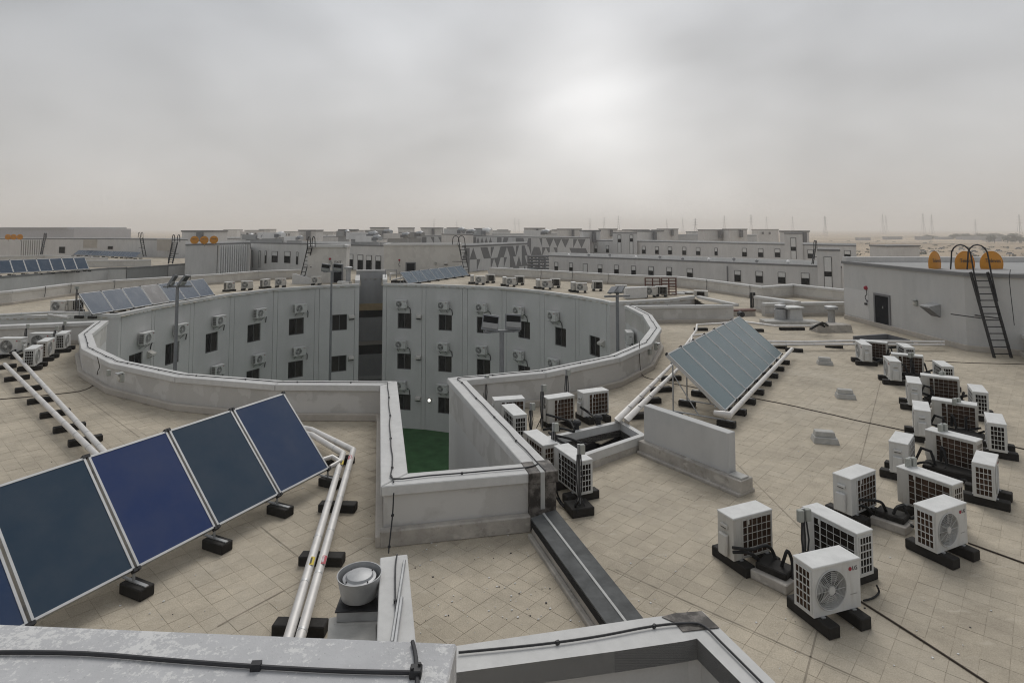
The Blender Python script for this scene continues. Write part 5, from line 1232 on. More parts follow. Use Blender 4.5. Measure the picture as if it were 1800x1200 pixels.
p = ONP(784, 463, tA, tB); VNT.put('exhaust_hood', 'white exhaust hood on the right far stair house', 'vent hood', (p.x, p.y, p.z), 0.02)
for (u, v), A, B, lab in [((580, 455), sA, sB, 'alarm bell left of the exit door'), ((702, 457), tA, tB, 'alarm bell left of the door of the right far stair house')]:
    p = ONP(u, v, A, B); AL.put('alarm_bell', lab, 'alarm', (p.x, p.y, p.z), 0.02)
p = G(624, 496); mushp = p
mush('dark domed vent at the left edge of the recess', 612, 499, 0.34, 1.5, 0.2)
for k, (u, v) in enumerate([(600, 499), (607, 499.5)]):
    p = G(u, v); tag(MB().box((p.x, p.y, .12), (.6, .4, .24), .3 * k).build('roof_box', M['lid'], bevel=.02), ['left white box before the exit door', 'right white box before the exit door'][k], 'box')
p = G(532, 499); tag(MB().add([(p.x - .9, p.y, 0), (p.x + 1.2, p.y, 0), (p.x + 1.2, p.y, .28), (p.x - .7, p.y, .85), (p.x - .9, p.y, .85)] + [(p.x - .9, p.y + .25, 0), (p.x + 1.2, p.y + .25, 0), (p.x + 1.2, p.y + .25, .28), (p.x - .7, p.y + .25, .85), (p.x - .9, p.y + .25, .85)],
  [(0, 1, 2, 3, 4), (9, 8, 7, 6, 5), (0, 5, 6, 1), (1, 6, 7, 2), (2, 7, 8, 3), (3, 8, 9, 4), (4, 9, 5, 0)]).build('sloped_wall', M['coping']), 'small white wing wall with sloping top by the left ladder', 'wall')
p = G(702, 497); t = thing('valve_set', 'white pipe valves left of the central solar array', 'valves', (p.x, p.y, 0))
MB().tube([(p.x - .8, p.y, .2), (p.x - .8, p.y, .8), (p.x + .4, p.y, .8), (p.x + .4, p.y, .2)], .06, 8).build('pipe', M['clad'], t); MB().tube([(p.x - .6, p.y - .1, .25), (p.x + .3, p.y - .1, .45), (p.x + .6, p.y, .45)], .08, 8).build('pipe', M['clad'], t); MB().box((p.x, p.y, .1), (1.4, .4, .2)).build('support_block', M['rubber'], t)
p = G(687, 496); t = thing('frame_rack', 'small dark pipe rack beside the recess coping', 'rack', (p.x, p.y, 0))
for q in (-.5, .5): MB().tube([(p.x + q, p.y, 0), (p.x + q, p.y, 1.1)], .03, 6).build('post', M['pole'], t)
MB().tube([(p.x - .5, p.y, 1.05), (p.x + .5, p.y, 1.05)], .03, 6).build('bar', M['pole'], t)
# rust red frames and boxed duct
fd = V2(G(1134, 514)); 
for k, (ua, ub, va, vb) in enumerate([(1134, 1160, 489, 511), (1163, 1188, 489, 521)]):
    d = 44.0 - k * 1.2; A, B = AT(ua, va, d), AT(ub, va, d); zb = max(0.02, AT(ua, vb, d).z); t = thing('steel_grid', ['left rust red steel grid frame against the cream parapet', 'right rust red steel grid frame reaching the roof'][k], 'frame', (A.x, A.y, 0), 0, 'rust red frames')
    for s in (0, .5, 1): MB().box((A.x + (B.x - A.x) * s, A.y, (A.z + zb) / 2), (.08, .06, A.z - zb)).build('upright', M['rust'], t)
    nb_ = 5 if k == 0 else 7
    for s in range(nb_): MB().box(((A.x + B.x) / 2, A.y + .002, zb + (A.z - zb) * s / (nb_ - 1)), (B.x - A.x + .07, .055, .07)).build('rail', M['rust'], t)
    for s in (.03, .97):
        if k == 0: MB().box((A.x + (B.x - A.x) * s, A.y, zb / 2), (.07, .06, zb)).build('leg', M['rust'], t)
p0, p1 = G(1100, 526), G(1138, 524); t = thing('boxed_duct', 'long pale boxed duct lying near the courtyard kerb', 'duct', (p0.x, p0.y, 0))
MB().obox(((p0.x + p1.x) / 2, (p0.y + p1.y) / 2 + .4, .38), ((p1.x - p0.x) / 2, (p1.y - p0.y) / 2, 0), (0, .35, 0), (0, 0, .36)).build('duct', M['coping'], t)
for q in (-.7, .7): MB().box(((p0.x + p1.x) / 2 + q, (p0.y + p1.y) / 2 + .4, .012), (.12, .6, .03)).build('support_block', M['rubber'], t)
p = G(1232, 520); t = thing('lying_unit', 'air conditioner lying flat beside the rust red frames', 'air conditioner', (p.x, p.y, 0)); MB().box((p.x, p.y, .2), (.95, .6, .36), -.3).build('casing', M['casing_old'], t); MB().box((p.x - .12, p.y - .33, .2), (.5, .02, .24), -.3).build('coil', M['coil'], t)
for k, (u, v, s) in enumerate([(1192, 517, .9), (1204, 515.5, 1.1), (1212, 516.5, .7)]):
    p = G(u, v); tag(MB().box((p.x, p.y, .06 + .03 * k), (s, .5, .1), .4 * k - .3).build('timber_sheet', M['coping']), ['left pale sheet on the far right roof', 'middle pale sheet on the far right roof', 'right pale sheet on the far right roof'][k], 'sheet')
# conductors drooping down the outer parapets
for P, side in ((OLp, 'left'), (ORp, 'right')):
    lst = [(80, 'far left end'), (125, 'second stretch'), (202, 'middle'), (335, 'right stretch')] if side == 'left' else [(951, 'left end'), (1006, 'second stretch'), (1069, 'middle'), (1242, 'fourth stretch'), (1318, 'right end')]
    for u, w in lst:
        p = V2(G(u, interp(P, u), zP)); p = p - p.normalized() * .03
        m = MB().tube([(p.x + .0, p.y, zP + .02), (p.x + .01, p.y, .5), (p.x - .03, p.y - .02, .22), (p.x - .05, p.y - .06, .0)], .016, 6)
        tag(m.build('down_conductor', M['cable']), f'dark conductor down the {side} outer parapet, {w}', 'cable', 'down conductors on the outer parapets')

# ================================================================== NEIGHBOURING BUILDINGS
def neighbour(name, label, pts, zt, depth=12.0, wall='wall_far', cap=.18, capmat='dark_line', roof_drop=.7, zb=GZ, rear=True, roofmat='coping'):
    P = [V2(G(u, v, zt)) if not isinstance(u, Vector) else u for u, v in pts]
    t = thing(name, label, 'building', (P[0].x, P[0].y, zb)); B = [p + p.normalized() * depth for p in P]
    in_ = [p + p.normalized() * .3 for p in P]
    MB().strip(P, in_, zb, zt - cap).build('wall', M[wall], t)
    MB().strip([p - p.normalized() * .06 for p in P], [p + p.normalized() * .36 for p in P], zt - cap + .002, zt).build('coping', M[capmat], t)
    MB().strip([p + p.normalized() * .302 for p in P], B, zb, zt - roof_drop).build('roof', M[roofmat], t)
    if rear:
        MB().strip([p - p.normalized() * .3 for p in B], [p + p.normalized() * .01 for p in B], zt - roof_drop + .002, zt - .02).build('rear_parapet', M['coping'], t)
    return t, P
def window(t, P, u, v0, v1, vm, wpx, frame='frame', tail=None):
    # framed slot window: pale panel above, dark glass below
    for i in range(len(P) - 1):
        A, B = P[i], P[i + 1]
        ua = PJ((A.x, A.y, 0))[0]; ub = PJ((B.x, B.y, 0))[0]
        if ua <= u <= ub: break
    d = (B - A).normalized(); n = Vector((-d.y, d.x)); c = ONP(u, v1, A, B); top = ONP(u, v0, A, B).z; mid_ = ONP(u, vm, A, B).z; bot = c.z; D = c.y
    w = wpx * D / F / 2; th = .35 * D / F
    if tail: bot2 = ONP(u, tail, A, B).z
    else: bot2 = bot
    f = MB()
    for q in (-1, 1): f.obox((c.x + d.x * q * w, c.y + d.y * q * w, (top + bot2) / 2), (d.x * th, d.y * th, 0), (n.x * .06, n.y * .06, 0), (0, 0, (top - bot2) / 2))
    f.obox((c.x, c.y, top), (d.x * w, d.y * w, 0), (n.x * .06, n.y * .06, 0), (0, 0, th))
    fo = f.build('window', M[frame], t)
    if vm > v0: MB().obox((c.x - n.x * .01, c.y - n.y * .01, (top + mid_) / 2), (d.x * (w - th), d.y * (w - th), 0), (n.x * .03, n.y * .03, 0), (0, 0, (top - mid_) / 2 - th)).build('panel', M['lid'], fo)
    if bot < mid_: MB().obox((c.x - n.x * .012, c.y - n.y * .012, (mid_ + bot) / 2), (d.x * (w - th), d.y * (w - th), 0), (n.x * .03, n.y * .03, 0), (0, 0, (mid_ - bot) / 2)).build('pane', M['glass'], fo)
    if tail: MB().obox((c.x - n.x * .01, c.y - n.y * .01, (bot + bot2) / 2), (d.x * (w - th), d.y * (w - th), 0), (n.x * .03, n.y * .03, 0), (0, 0, (bot - bot2) / 2)).build('panel', M['lid'], fo)
# long block behind the right outer parapet
b1, P1 = neighbour('apartment_block', 'long grey block with framed windows just beyond the right parapet', [(964, 448.5), (1150, 455), (1350, 463), (1480, 468)], .85, 11)
for u, v0, v1, vm, w in [(978, 461, 475, 468, 7), (1004, 462, 477, 470, 7), (1055, 465, 480, 472, 8), (1084, 466, 481, 473.5, 8.5), (1114, 467.5, 482.5, 475, 8.5), (1144.5, 468.5, 484, 476, 9.5), (1176.5, 470, 485, 477.5, 10), (1213, 472, 488, 479.5, 10.5), (1297, 475.5, 495, 483, 11), (1335, 477, 497, 485, 12), (1374.5, 478.5, 498, 487, 12), (1416, 480, 500, 489, 13)]:
    window(b1, P1, u, v0, v1, vm, w)
window(b1, P1, 1029, 463.5, 478, 478, 8.5)
bt, Pt = neighbour('apartment_block', 'grey stair tower at the right end of the long block', [(1436, 437.5), (1477, 438.5)], 2.62, 5)
window(bt, Pt, 1456, 451.5, 486, 477.5, 12.5, tail=505)
ladder('thin ladder on the stair tower of the long block', AT(1427, 464, 61.5), AT(1429.5, 464, 61.5), AT(1431, 438, 62.5), AT(1433.5, 438, 62.5), .9, 7, .05)
b2, P2 = neighbour('apartment_block', 'second long grey block with framed windows, farther right', [(1037, 422), (1200, 425), (1345, 428), (1505, 431)], 2.2, 14)
for u, v0, v1, vm, w in [(1047.5, 431, 443.5, 437, 6), (1068, 431.5, 444, 437.5, 6), (1132, 433, 446, 439, 7), (1155, 433.5, 446.5, 439.5, 7), (1178, 434, 447, 440, 7.5), (1203, 434.5, 448, 440.5, 7.5), (1227.5, 435, 448.5, 441.5, 8), (1259, 436, 449, 442, 5.5), (1309, 436.5, 451, 443, 8.5), (1337.5, 437, 452, 444, 9), (1367, 437.5, 452, 444, 9), (1425, 439, 454, 446, 9), (1490, 440.5, 454, 447, 10)]:
    window(b2, P2, u, v0, v1, vm, w)
for (ua, ub, v, z, lab, dep), wl_ in [((1077, 1120, 408.5, 3.9, 'grey tower with two windows on the second long block', 8), [(1089, 413, 426, 420, 7, 444), (1110, 413, 425, 419, 7, 446)]), ((1379, 1411, 409, 3.95, 'narrow grey tower with tall window on the second long block', 8), [(1395, 418, 441, 434, 9, 455)])]:
    d0 = P2[0].y
    A = [V2(ONP(u, 430, P2[0], P2[-1])) for u in (ua, ub)]; A = [p - p.normalized() * .5 for p in A]; zt = EYE + (402 - v) / F * A[0].y + .05
    zt = ONP(ua, v, A[0], A[1]).z
    tt = thing('apartment_block', lab, 'building', (A[0].x, A[0].y, GZ)); MB().strip(A, [p + p.normalized() * dep for p in A], GZ, zt - .2).build('wall', M['wall_far'], tt)
    MB().strip([p - p.normalized() * .1 for p in A], [p + p.normalized() * (dep + .1) for p in A], zt - .198, zt).build('coping', M['dark_line'], tt)
    for u, v0, v1, vm, w, tail in wl_: window(tt, A, u, v0, v1, vm, w, tail=tail)
# roof clutter on the long block
for k, u in enumerate([1000, 1035, 1072, 1118, 1160, 1200, 1246, 1290, 1330, 1385]):
    p = V2(ONP(u, 452, P1[0], P1[-1])); p = p + p.normalized() * (2.5 + (k * 37 % 5)); zr_ = .15
    t = thing('roof_vent', f'small vent on the roof of the long block, {["first", "second", "third", "fourth", "fifth", "sixth", "seventh", "eighth", "ninth", "tenth"][k]} from the left', 'vent', (p.x, p.y, zr_), 0, 'small vents on the long block')
    MB().tube([(p.x, p.y, zr_), (p.x, p.y, zr_ + .7)], .12, 8).build('pipe', M['galv'], t); MB().lathe([(.2, zr_ + .66), (.2, zr_ + .8), (.001, zr_ + .95)], (p.x, p.y, 0), 10).build('cap', M['grey_dark' if k % 3 else 'white'], t)
# mural blocks
def mural(t, P, zt, zb, cell, seed, z_lo):
    rnd = random.Random(seed)
    for i in range(len(P) - 1):
        A, B = P[i], P[i + 1]; d = (B - A).normalized(); n = Vector((-d.y, d.x)); L = (B - A).length; m = MB(); nx = int(L / cell); hz = cell * 0.95
        nz = int((zt - z_lo) / hz) + 1
        for a in range(nx):
            for b in range(nz):
                x0, x1 = a * L / nx, (a + 1) * L / nx; z1 = zt - .3 - b * hz; z0 = z1 - hz; xm = (x0 + x1) / 2
                for tri in [((x0, z0), (xm, z1), (x1, z0)), ((x0, z0), (x0, z1), (xm, z1)), ((x1, z0), (xm, z1), (x1, z1))]:
                    if rnd.random() < .52:
                        q = [(A.x + d.x * x - n.x * .02, A.y + d.y * x - n.y * .02, z) for x, z in tri]; q2 = [(x + n.x * .015, y + n.y * .015, z) for x, y, z in q]
                        m.add(q + q2, [(0, 1, 2), (5, 4, 3), (0, 3, 4, 1), (1, 4, 5, 2), (2, 5, 3, 0)])
        m.build('painted_triangles', M['mural_dark'], t, recalc=True)
m1, PM1 = neighbour('mural_block', 'nearer block painted with dark grey triangles beyond the ladder', [(812, 431.5), (927, 427)], 2.9, 9, wall='mural_light')
mural(m1, PM1, 2.9, GZ, 1.35, 3, -3)
m2, PM2 = neighbour('mural_block', 'farther long block painted with dark grey triangles', [(680, 414.5), (830, 414), (953, 416.5), (1037, 417.5)], 3.0, 16, wall='mural_light')
mural(m2, PM2, 3.0, GZ, 1.9, 5, -2.5)
mc = AT(797, 415, 95); mt_, Pmt = neighbour('plain_block', 'plain grey block between the two painted blocks', [(776, 411), (832, 411.5)], 3.6, 9, cap=.2)
# left neighbours
n1, PN1 = neighbour('ribbed_block', 'grey block with vertical ribs and orange dishes, left of centre', [(326, 429), (382, 427.5), (432, 426), (440, 426)], 2.95, 14)
A, B = PN1[1], PN1[2]; d = (B - A).normalized(); n = Vector((-d.y, d.x)); L = (B - A).length
for k in range(13):
    c = A + d * (L * (k + .5) / 13); MB().obox((c.x - n.x * .14, c.y - n.y * .14, -3.2), (d.x * L / 62, d.y * L / 62, 0), (n.x * .14, n.y * .14, 0), (0, 0, 5.9)).build('rib', M['white'], n1)
MB().strip([A - n * .004, B - n * .004], [A + n * .01, B + n * .01], -9, 2.7).build('rib_backing', M['grey_dark'], n1)
n2, PN2 = neighbour('window_block', 'grey block with grouped dark windows behind the left stair house', [(441, 425.5), (540, 427.5), (690, 431)], 2.9, 14)
for u, v0, v1, vm, w in [(467, 441, 463, 449, 4), (483, 442, 461, 449.5, 15.5), (505, 442, 462, 450, 16), (522.5, 443, 465, 451, 4.5), (617, 447, 473, 456, 11), (633.5, 448, 474, 457, 13.5), (648.5, 449, 475, 457.5, 13.5), (665, 450, 476, 458.5, 13)]:
    window(n2, PN2, u, v0, v1, vm, w)
window(n2, PN2, 456, 441, 470, 470, 4); window(n2, PN2, 443, 441, 470, 470, 4)
n3, PN3 = neighbour('plain_block', 'long plain grey block across the far left', [(-30, 418.5), (200, 419), (330, 420.5)], 3.0, 12)
A, B = PN3[0], PN3[1]
for k in range(10):
    c = V2(ONP(38 + k * 3.9, 430, A, B)); MB().box((c.x, c.y - .15, 0), (.2, .26, 5.4)).build('rib', M['lid'], n3)
for u, v0, v1, w in [(109, 434, 445, 11), (194, 433, 438, 9)]: window(n3, PN3, u, v0, v1, v0, w)
for ua, ub, va, vb in [(150, 169, 421, 436), (279, 300, 420, 441)]:
    a, b = ONP(ua, va, PN3[0], PN3[-1]), ONP(ub, vb, PN3[0], PN3[-1]); MB().box(((a.x + b.x) / 2, (a.y + b.y) / 2 - .12, (a.z + b.z) / 2), (b.x - a.x, .08, a.z - b.z)).build('board', M['plywood'] if False else M['skirt'], n3)
dp_ = V2(ONP(1277, 470, P1[0], P1[-1])); MB().box((dp_.x, dp_.y - .3, -5.6), (.16, .12, 12)).build('downpipe', M['grey_dark'], b1)
# roof in front of it with collector arrays
n4, PN4 = neighbour('low_block', 'grey block with dark roof edge carrying the far collector rows', [(-30, 488), (100, 478), (190, 470.5), (222, 470)], .12, 40, roof_drop=.12, rear=False, roofmat='joint', wall='wall_far')
n5, PN5 = neighbour('low_block', 'dark recessed bay of the far left block', [(223, 470.3), (295, 465.5)], .12, 30, roof_drop=.12, rear=False, roofmat='joint', wall='grey_mid')
n6, PN6 = neighbour('low_block', 'pale end bay of the far left block', [(296, 465), (328, 463)], .12, 20, roof_drop=.12, rear=False, roofmat='joint', wall='wall_far')
neighbour('low_parapet', 'cream parapet behind the nearer far collector row', [(150, 457.5), (266, 456)], .85, .5, rear=False, wall='parapet_far', zb=-.2, capmat='coping', roof_drop=.9)
neighbour('low_parapet', 'cream parapet between the two far collector rows', [(-30, 450.5), (78, 448), (190, 453)], .85, .5, rear=False, wall='parapet_far', zb=-.2, capmat='coping', roof_drop=.9)
solar_array('far row of blue collectors above the dark roof edge', (-26, 482), (157, 472.5), (-33, 459), .3, 8, ['col_grey', 'col_far', 'col_far', 'col_far', 'col_far', 'col_far', 'col_far', 'col_far'], struts=False)
solar_array('farthest row of blue collectors beyond the cream parapet', (128, 447.5), (238, 452), (124, 439.5), .3, 7, ['col_far'], struts=False, fmat='galv')
ladder('ladder at the pale block left of the ribbed block', AT(296, 463, 70), AT(303, 463, 70), AT(303, 426, 71), AT(312, 426, 71), .9, 10, .06)
ladder('ladder on the long plain block', AT(252, 451, 98), AT(257, 451, 98), AT(246, 418, 99), AT(251, 418, 99), .9, 9, .06)
ladder('ladder at the left ribs of the long plain block', AT(71, 447, 98), AT(74, 447, 98), AT(77, 419, 100), AT(80, 419, 100), .9, 8, .06)
DS2 = DS
for (u, v, d), lab in [((342, 422, 70), 'left orange dish on the ribbed block'), ((359, 422, 70.5), 'middle orange dish on the ribbed block'), ((376, 421.5, 71), 'right orange dish on the ribbed block'), ((14, 416.5, 102), 'left orange dish at the far left'), ((24, 416.5, 102), 'middle orange dish at the far left'), ((35, 416.5, 102), 'right orange dish at the far left')]:
    p = AT(u, v, d); DS.put('satellite_dish', lab, 'satellite dish', (p.x, p.y, p.z), .2, 'orange dishes on distant roofs')
# pergola beams
t0_ = AT(940, 452, 78); t = thing('pergola', 'dark beams between painted block and long block', 'pergola', (t0_.x, t0_.y, GZ))
for k in range(5):
    a, b = AT(927, 451 + k * 5, 78), AT(964, 450 + k * 5.5, 82); MB().tube([a, b], .14, 6).build('beam', M['grey_dark'], t)
for u in (935, 948, 958):
    a = AT(u, 452, 79); MB().tube([a, (a.x, a.y, GZ)], .15, 6).build('post', M['grey_dark'], t)
# skyline: penthouses and roof plant of the blocks behind
sky_b = [(320, 375, 405, 118, 'grey penthouse above the orange dishes'), (525, 555, 404, 150, 'penthouse left of the centre skyline'), (596, 615, 403, 110, 'tall grey box behind the stair house'), (651, 676, 399.5, 170, 'penthouse with thin roof edge above the grouped windows'), (700, 723, 400, 180, 'small penthouse right of it on the skyline'), (740, 775, 400, 185, 'double penthouse on the centre skyline'), (786, 812, 400, 190, 'penthouse behind the silver ducts'), (834, 863, 401, 195, 'long low penthouse above the first painted block'),
 (922, 958, 400.5, 200, 'pale penthouse above the farther painted block'), (982, 1022, 402, 185, 'penthouse with dark slot on the skyline'), (1025, 1055, 404.5, 130, 'painted penthouse at the end of the mural'), (1057, 1085, 402, 200, 'penthouse right of the painted one'), (1100, 1141, 403.5, 210, 'long penthouse behind the window tower'), (1122, 1166, 405, 140, 'pale penthouse with two windows'), (1162, 1192, 402, 215, 'narrow penthouse with dark strip'), (1237, 1280, 403.5, 190, 'left of the two penthouses right of centre'), (1282, 1313, 402.2, 185, 'right of the two penthouses right of centre'), (1391, 1422, 405.5, 135, 'penthouse behind the narrow tower'), (1560, 1616, 431.5, 120, 'low grey block at the desert edge')]
for u0, u1, v, dd, lab in sky_b:
    A, B = AT(u0, v, dd), AT(u1, v, dd + 2); t = thing('penthouse', lab, 'building', (A.x, A.y, -1), 0, 'penthouses on the skyline'); dp = 6
    MB().strip([V2(A), V2(B)], [V2(A) * 1.0 + Vector((0, dp)), V2(B) + Vector((0, dp))], GZ if u0 > 1500 else -3, A.z - .3).build('wall', M['wall_far'], t)
    MB().strip([V2(A) + Vector((-.15, -.15)), V2(B) + Vector((.15, -.15))], [V2(A) + Vector((-.15, dp)), V2(B) + Vector((.15, dp))], A.z - .298, A.z).build('coping', M['dark_line'], t)
    if (u1 - u0) > 27 and u0 < 1500: 
        x = A.x + (B.x - A.x) * .62; MB().box((x, A.y + .6, A.z - 1.5), (.7, 1.4, 2.2)).build('slot', M['grey_dark'], t)
rs = random.Random(21); far_u = sorted([rs.uniform(390, 1335) for _ in range(26)])
nn26 = ['first', 'second', 'third', 'fourth', 'fifth', 'sixth', 'seventh', 'eighth', 'ninth', 'tenth', 'eleventh', 'twelfth', 'thirteenth', 'fourteenth', 'fifteenth', 'sixteenth', 'seventeenth', 'eighteenth', 'nineteenth', 'twentieth', 'twenty first', 'twenty second', 'twenty third', 'twenty fourth', 'twenty fifth', 'twenty sixth']
for k, u in enumerate(far_u):
    dd = rs.uniform(240, 420); w = rs.uniform(14, 40); v = rs.uniform(402.5, 408); A, B = AT(u, v, dd), AT(u + w, v, dd + 3)
    t = thing('distant_block', f'low hazy block on the far skyline, {nn26[k]} from the left', 'building', (A.x, A.y, GZ), 0, 'low hazy blocks on the far skyline')
    MB().strip([V2(A), V2(B)], [V2(A) + Vector((0, 9)), V2(B) + Vector((0, 9))], GZ, A.z - .4).build('wall', M['wall_far'], t)
    MB().strip([V2(A) + Vector((-.2, -.2)), V2(B) + Vector((.2, -.2))], [V2(A) + Vector((-.2, 9)), V2(B) + Vector((.2, 9))], A.z - .398, A.z).build('coping', M['grey_mid'], t)
    for q in range(1 + k % 3):
        x = A.x + (B.x - A.x) * (.2 + .3 * q); MB().box((x, A.y - .05, A.z - 2.2), (1.0, .2, 1.4)).build('window', M['frame'], t)
for k, (u, v, w, dd) in enumerate([(1512, 413, 18, 820), (1560, 412, 26, 850), (1618, 414, 20, 800), (1652, 412, 24, 900), (1690, 413.5, 40, 860), (1738, 416, 22, 760), (1775, 414, 26, 800)]):
    A, B = AT(u, v - 4, dd), AT(u + w, v - 4, dd + 5); t = thing('distant_shed', f'low dusty shed on the desert at right, {nn26[k]} from the left', 'shed', (A.x, A.y, GZ), 0, 'low sheds on the desert')
    zt = GZ + 3.5 + k % 3
    MB().strip([V2(A), V2(B)], [V2(A) + Vector((0, 12)), V2(B) + Vector((0, 12))], GZ, zt).build('wall', M['shed'], t); MB().strip([V2(A) + Vector((-.5, -.5)), V2(B) + Vector((.5, -.5))], [V2(A) + Vector((-.5, 12)), V2(B) + Vector((.5, 12))], zt + .002, zt + .5).build('roof', M['grey_mid'], t)
masses = [((300, 420.5), (700, 414), 2.1, 30, 'broad roofscape left of centre'), ((690, 411.5), (1045, 411), 2.6, 30, 'broad roofscape behind the painted blocks'), ((1030, 412), (1330, 413.5), 2.4, 30, 'broad roofscape right of centre')]
for a, b, z, dp, lab in masses: neighbour('roofscape_block', lab, [a, b], z, dp, wall='mural_light', cap=.2)
# silver ducts and plant on the skyline
for k, (u, v, d, r, L) in enumerate([(448, 414, 90, .5, 2.4), (480, 411, 90, .6, 3.0), (518, 417, 86, .4, 2.0), (604, 408, 100, .6, 1.5), (640, 411, 80, .6, 3.2), (650, 417, 78, .5, 2.5), (668, 406, 150, .8, 5), (800, 404, 150, 1.0, 4), (815, 406, 150, .8, 5), (840, 405, 160, 1.1, 6), (945, 407, 150, .9, 5), (700, 412, 120, .7, 4), (725, 410, 130, .8, 4), (436, 415, 92, .6, 1.2)]):
    p = AT(u, v, d); lab = ['silver roof duct, leftmost above the ribbed block', 'white capped roof duct above the grouped windows', 'small duct above the left windows', 'duct on the tall grey box', 'air handler above the right grouped windows', 'low duct above the right grouped windows', 'duct near the thin edged penthouse', 'silver duct beside the centre penthouse', 'second silver duct beside the centre penthouse', 'large silver duct above the first painted block', 'duct above the farther painted block', 'duct left of the double penthouse', 'duct before the double penthouse', 'stub duct beside the ribbed block'][k]
    t = thing('roof_plant', lab, 'roof plant', (p.x, p.y, p.z - r), 0, 'roof plant on the skyline')
    MB().box((p.x - L * .25, p.y, p.z - r * .45), (L * .9, r * 2, r * 1.5)).build('casing', M['grey_mid' if k % 3 == 0 else 'wall_far'], t)
    MB().tube([(p.x + L * .2, p.y, p.z - r * .2), (p.x + L * .45, p.y, p.z), (p.x + L * .6, p.y - r, p.z - r * .3)], r * .62, 10).build('duct', M['white' if k in (1, 9) else 'galv'], t)
    MB().box((p.x + L * .25, p.y - r * 1.02, p.z - r * .5), (L * .22, .05, r * .8)).build('louvre', M['grey_dark'], t)
    MB().box((p.x, p.y, p.z - r * 1.2 - .6), (L, r * 1.6, 1.2 + .0)).build('stand', M['grey_mid'], t)

# ================================================================== DESERT
sh = AT(0, 405, 420); t = thing('distant_shed', 'large pale grey shed on the far left horizon', 'shed', (-330, 430, GZ))
A, B = AT(-260, 399.5, 400), AT(130, 400, 400)
MB().strip([V2(A), V2(B)], [V2(A) + Vector((0, 60)), V2(B) + Vector((0, 60))], GZ, A.z - 1.0).build('wall', M['shed'], t); MB().strip([V2(A) + Vector((-1, -1)), V2(B) + Vector((-4, -1))], [V2(A) + Vector((-1, 61)), V2(B) + Vector((-4, 61))], A.z - .99, A.z).build('roof', M['shed'], t)
def pylon(label, u, v, d):
    top = AT(u, v, d); H_ = top.z - GZ; t = thing('power_pylon', label, 'pylon', (top.x, d, GZ), 0, 'power pylons on the horizon'); b = H_ * .085; r = .17 + d * 0.00005
    m = MB()
    for i in (-1, 1):
        for j in (-1, 1):
            m.tube([(top.x + i * b, d + j * b, GZ), (top.x + i * b * .35, d + j * b * .35, GZ + H_ * .55), (top.x + i * .4, d + j * .4, top.z)], r, 4)
    for k in range(7):
        s0, s1 = k / 7, (k + 1) / 7
        def wd(s): return b + (b * .35 - b) * s / .55 if s < .55 else b * .35 + (.4 - b * .35) * (s - .55) / .45
        for i in (-1, 1):
            m.tube([(top.x + i * wd(s0), d - wd(s0), GZ + H_ * s0), (top.x - i * wd(s1), d - wd(s1), GZ + H_ * s1)], r * .6, 4)
    m.build('tower', M['lattice'], t)
    for k, s in enumerate((.62, .76, .9)):
        w = H_ * (.15 - .02 * k); MB().tube([(top.x - w, d, GZ + H_ * s), (top.x, d, GZ + H_ * (s + .03)), (top.x + w, d, GZ + H_ * s)], r * .8, 4).build('crossarm', M['lattice'], t)
pl_u = [(763, 384, 2100), (803, 387, 2300), (905, 383, 2000), (912, 384, 2200), (1037, 383, 2000), (1062, 381, 1900), (1087, 379, 1800), (1172, 385, 2100), (1200, 383, 2200), (1222, 383.5, 1250), (1273, 379, 1700), (1320, 377, 1600), (1347, 380, 2100), (1393, 380, 2000), (1450, 379.5, 1250), (1551, 376, 1700), (1557, 379, 1900), (1622, 375, 1500), (1637, 377, 1600), (1714, 385, 1700), (1791, 377, 1200)]
nth = ['leftmost', 'second', 'third', 'fourth', 'fifth', 'sixth', 'seventh', 'eighth', 'ninth', 'tenth', 'eleventh', 'twelfth', 'thirteenth', 'fourteenth', 'fifteenth', 'sixteenth', 'seventeenth', 'eighteenth', 'nineteenth', 'twentieth', 'rightmost']
for k, (u, v, d) in enumerate(pl_u): pylon(f'hazy lattice power pylon on the horizon, {nth[k]}' + ('' if k in (0, 20) else ' from the left'), u, v, d)
def leafy(m, c, r, n, rnd, fl=.75, sz=.5):
    for _ in range(n):
        v = Vector((rnd.gauss(0, 1), rnd.gauss(0, 1), rnd.gauss(0, 1))); v.normalize(); v *= rnd.random() ** .4
        p = Vector(c) + Vector((v.x * r, v.y * r, v.z * r * fl)); a = Vector((rnd.uniform(-1, 1), rnd.uniform(-1, 1), rnd.uniform(-1, 1))).normalized(); b = a.orthogonal().normalized()
        s = sz * rnd.uniform(.5, 1.2); m.add([p + a * s, p + b * s, p - a * s * .8, p - b * s], [(0, 1, 2, 3)])
rnd = random.Random(4); tree_u = [(1684, 411, 900, 5), (1697, 411, 920, 5.5), (1708, 411, 930, 6), (1719, 411, 930, 5), (1736, 411, 950, 5), (1752, 411, 950, 5.5), (1766, 411.5, 940, 4.5), (1785, 411, 900, 6), (1748, 420, 690, 5), (1771, 420, 690, 6), (1784, 419.5, 700, 4.5), (1672, 412, 960, 4), (1630, 414, 900, 4), (1640, 414, 920, 4), (1795, 418, 700, 4)]
tn_ = ['first', 'second', 'third', 'fourth', 'fifth', 'sixth', 'seventh', 'eighth', 'ninth', 'tenth', 'eleventh', 'twelfth', 'thirteenth', 'fourteenth', 'fifteenth']
order = sorted(range(len(tree_u)), key=lambda i: tree_u[i][0])
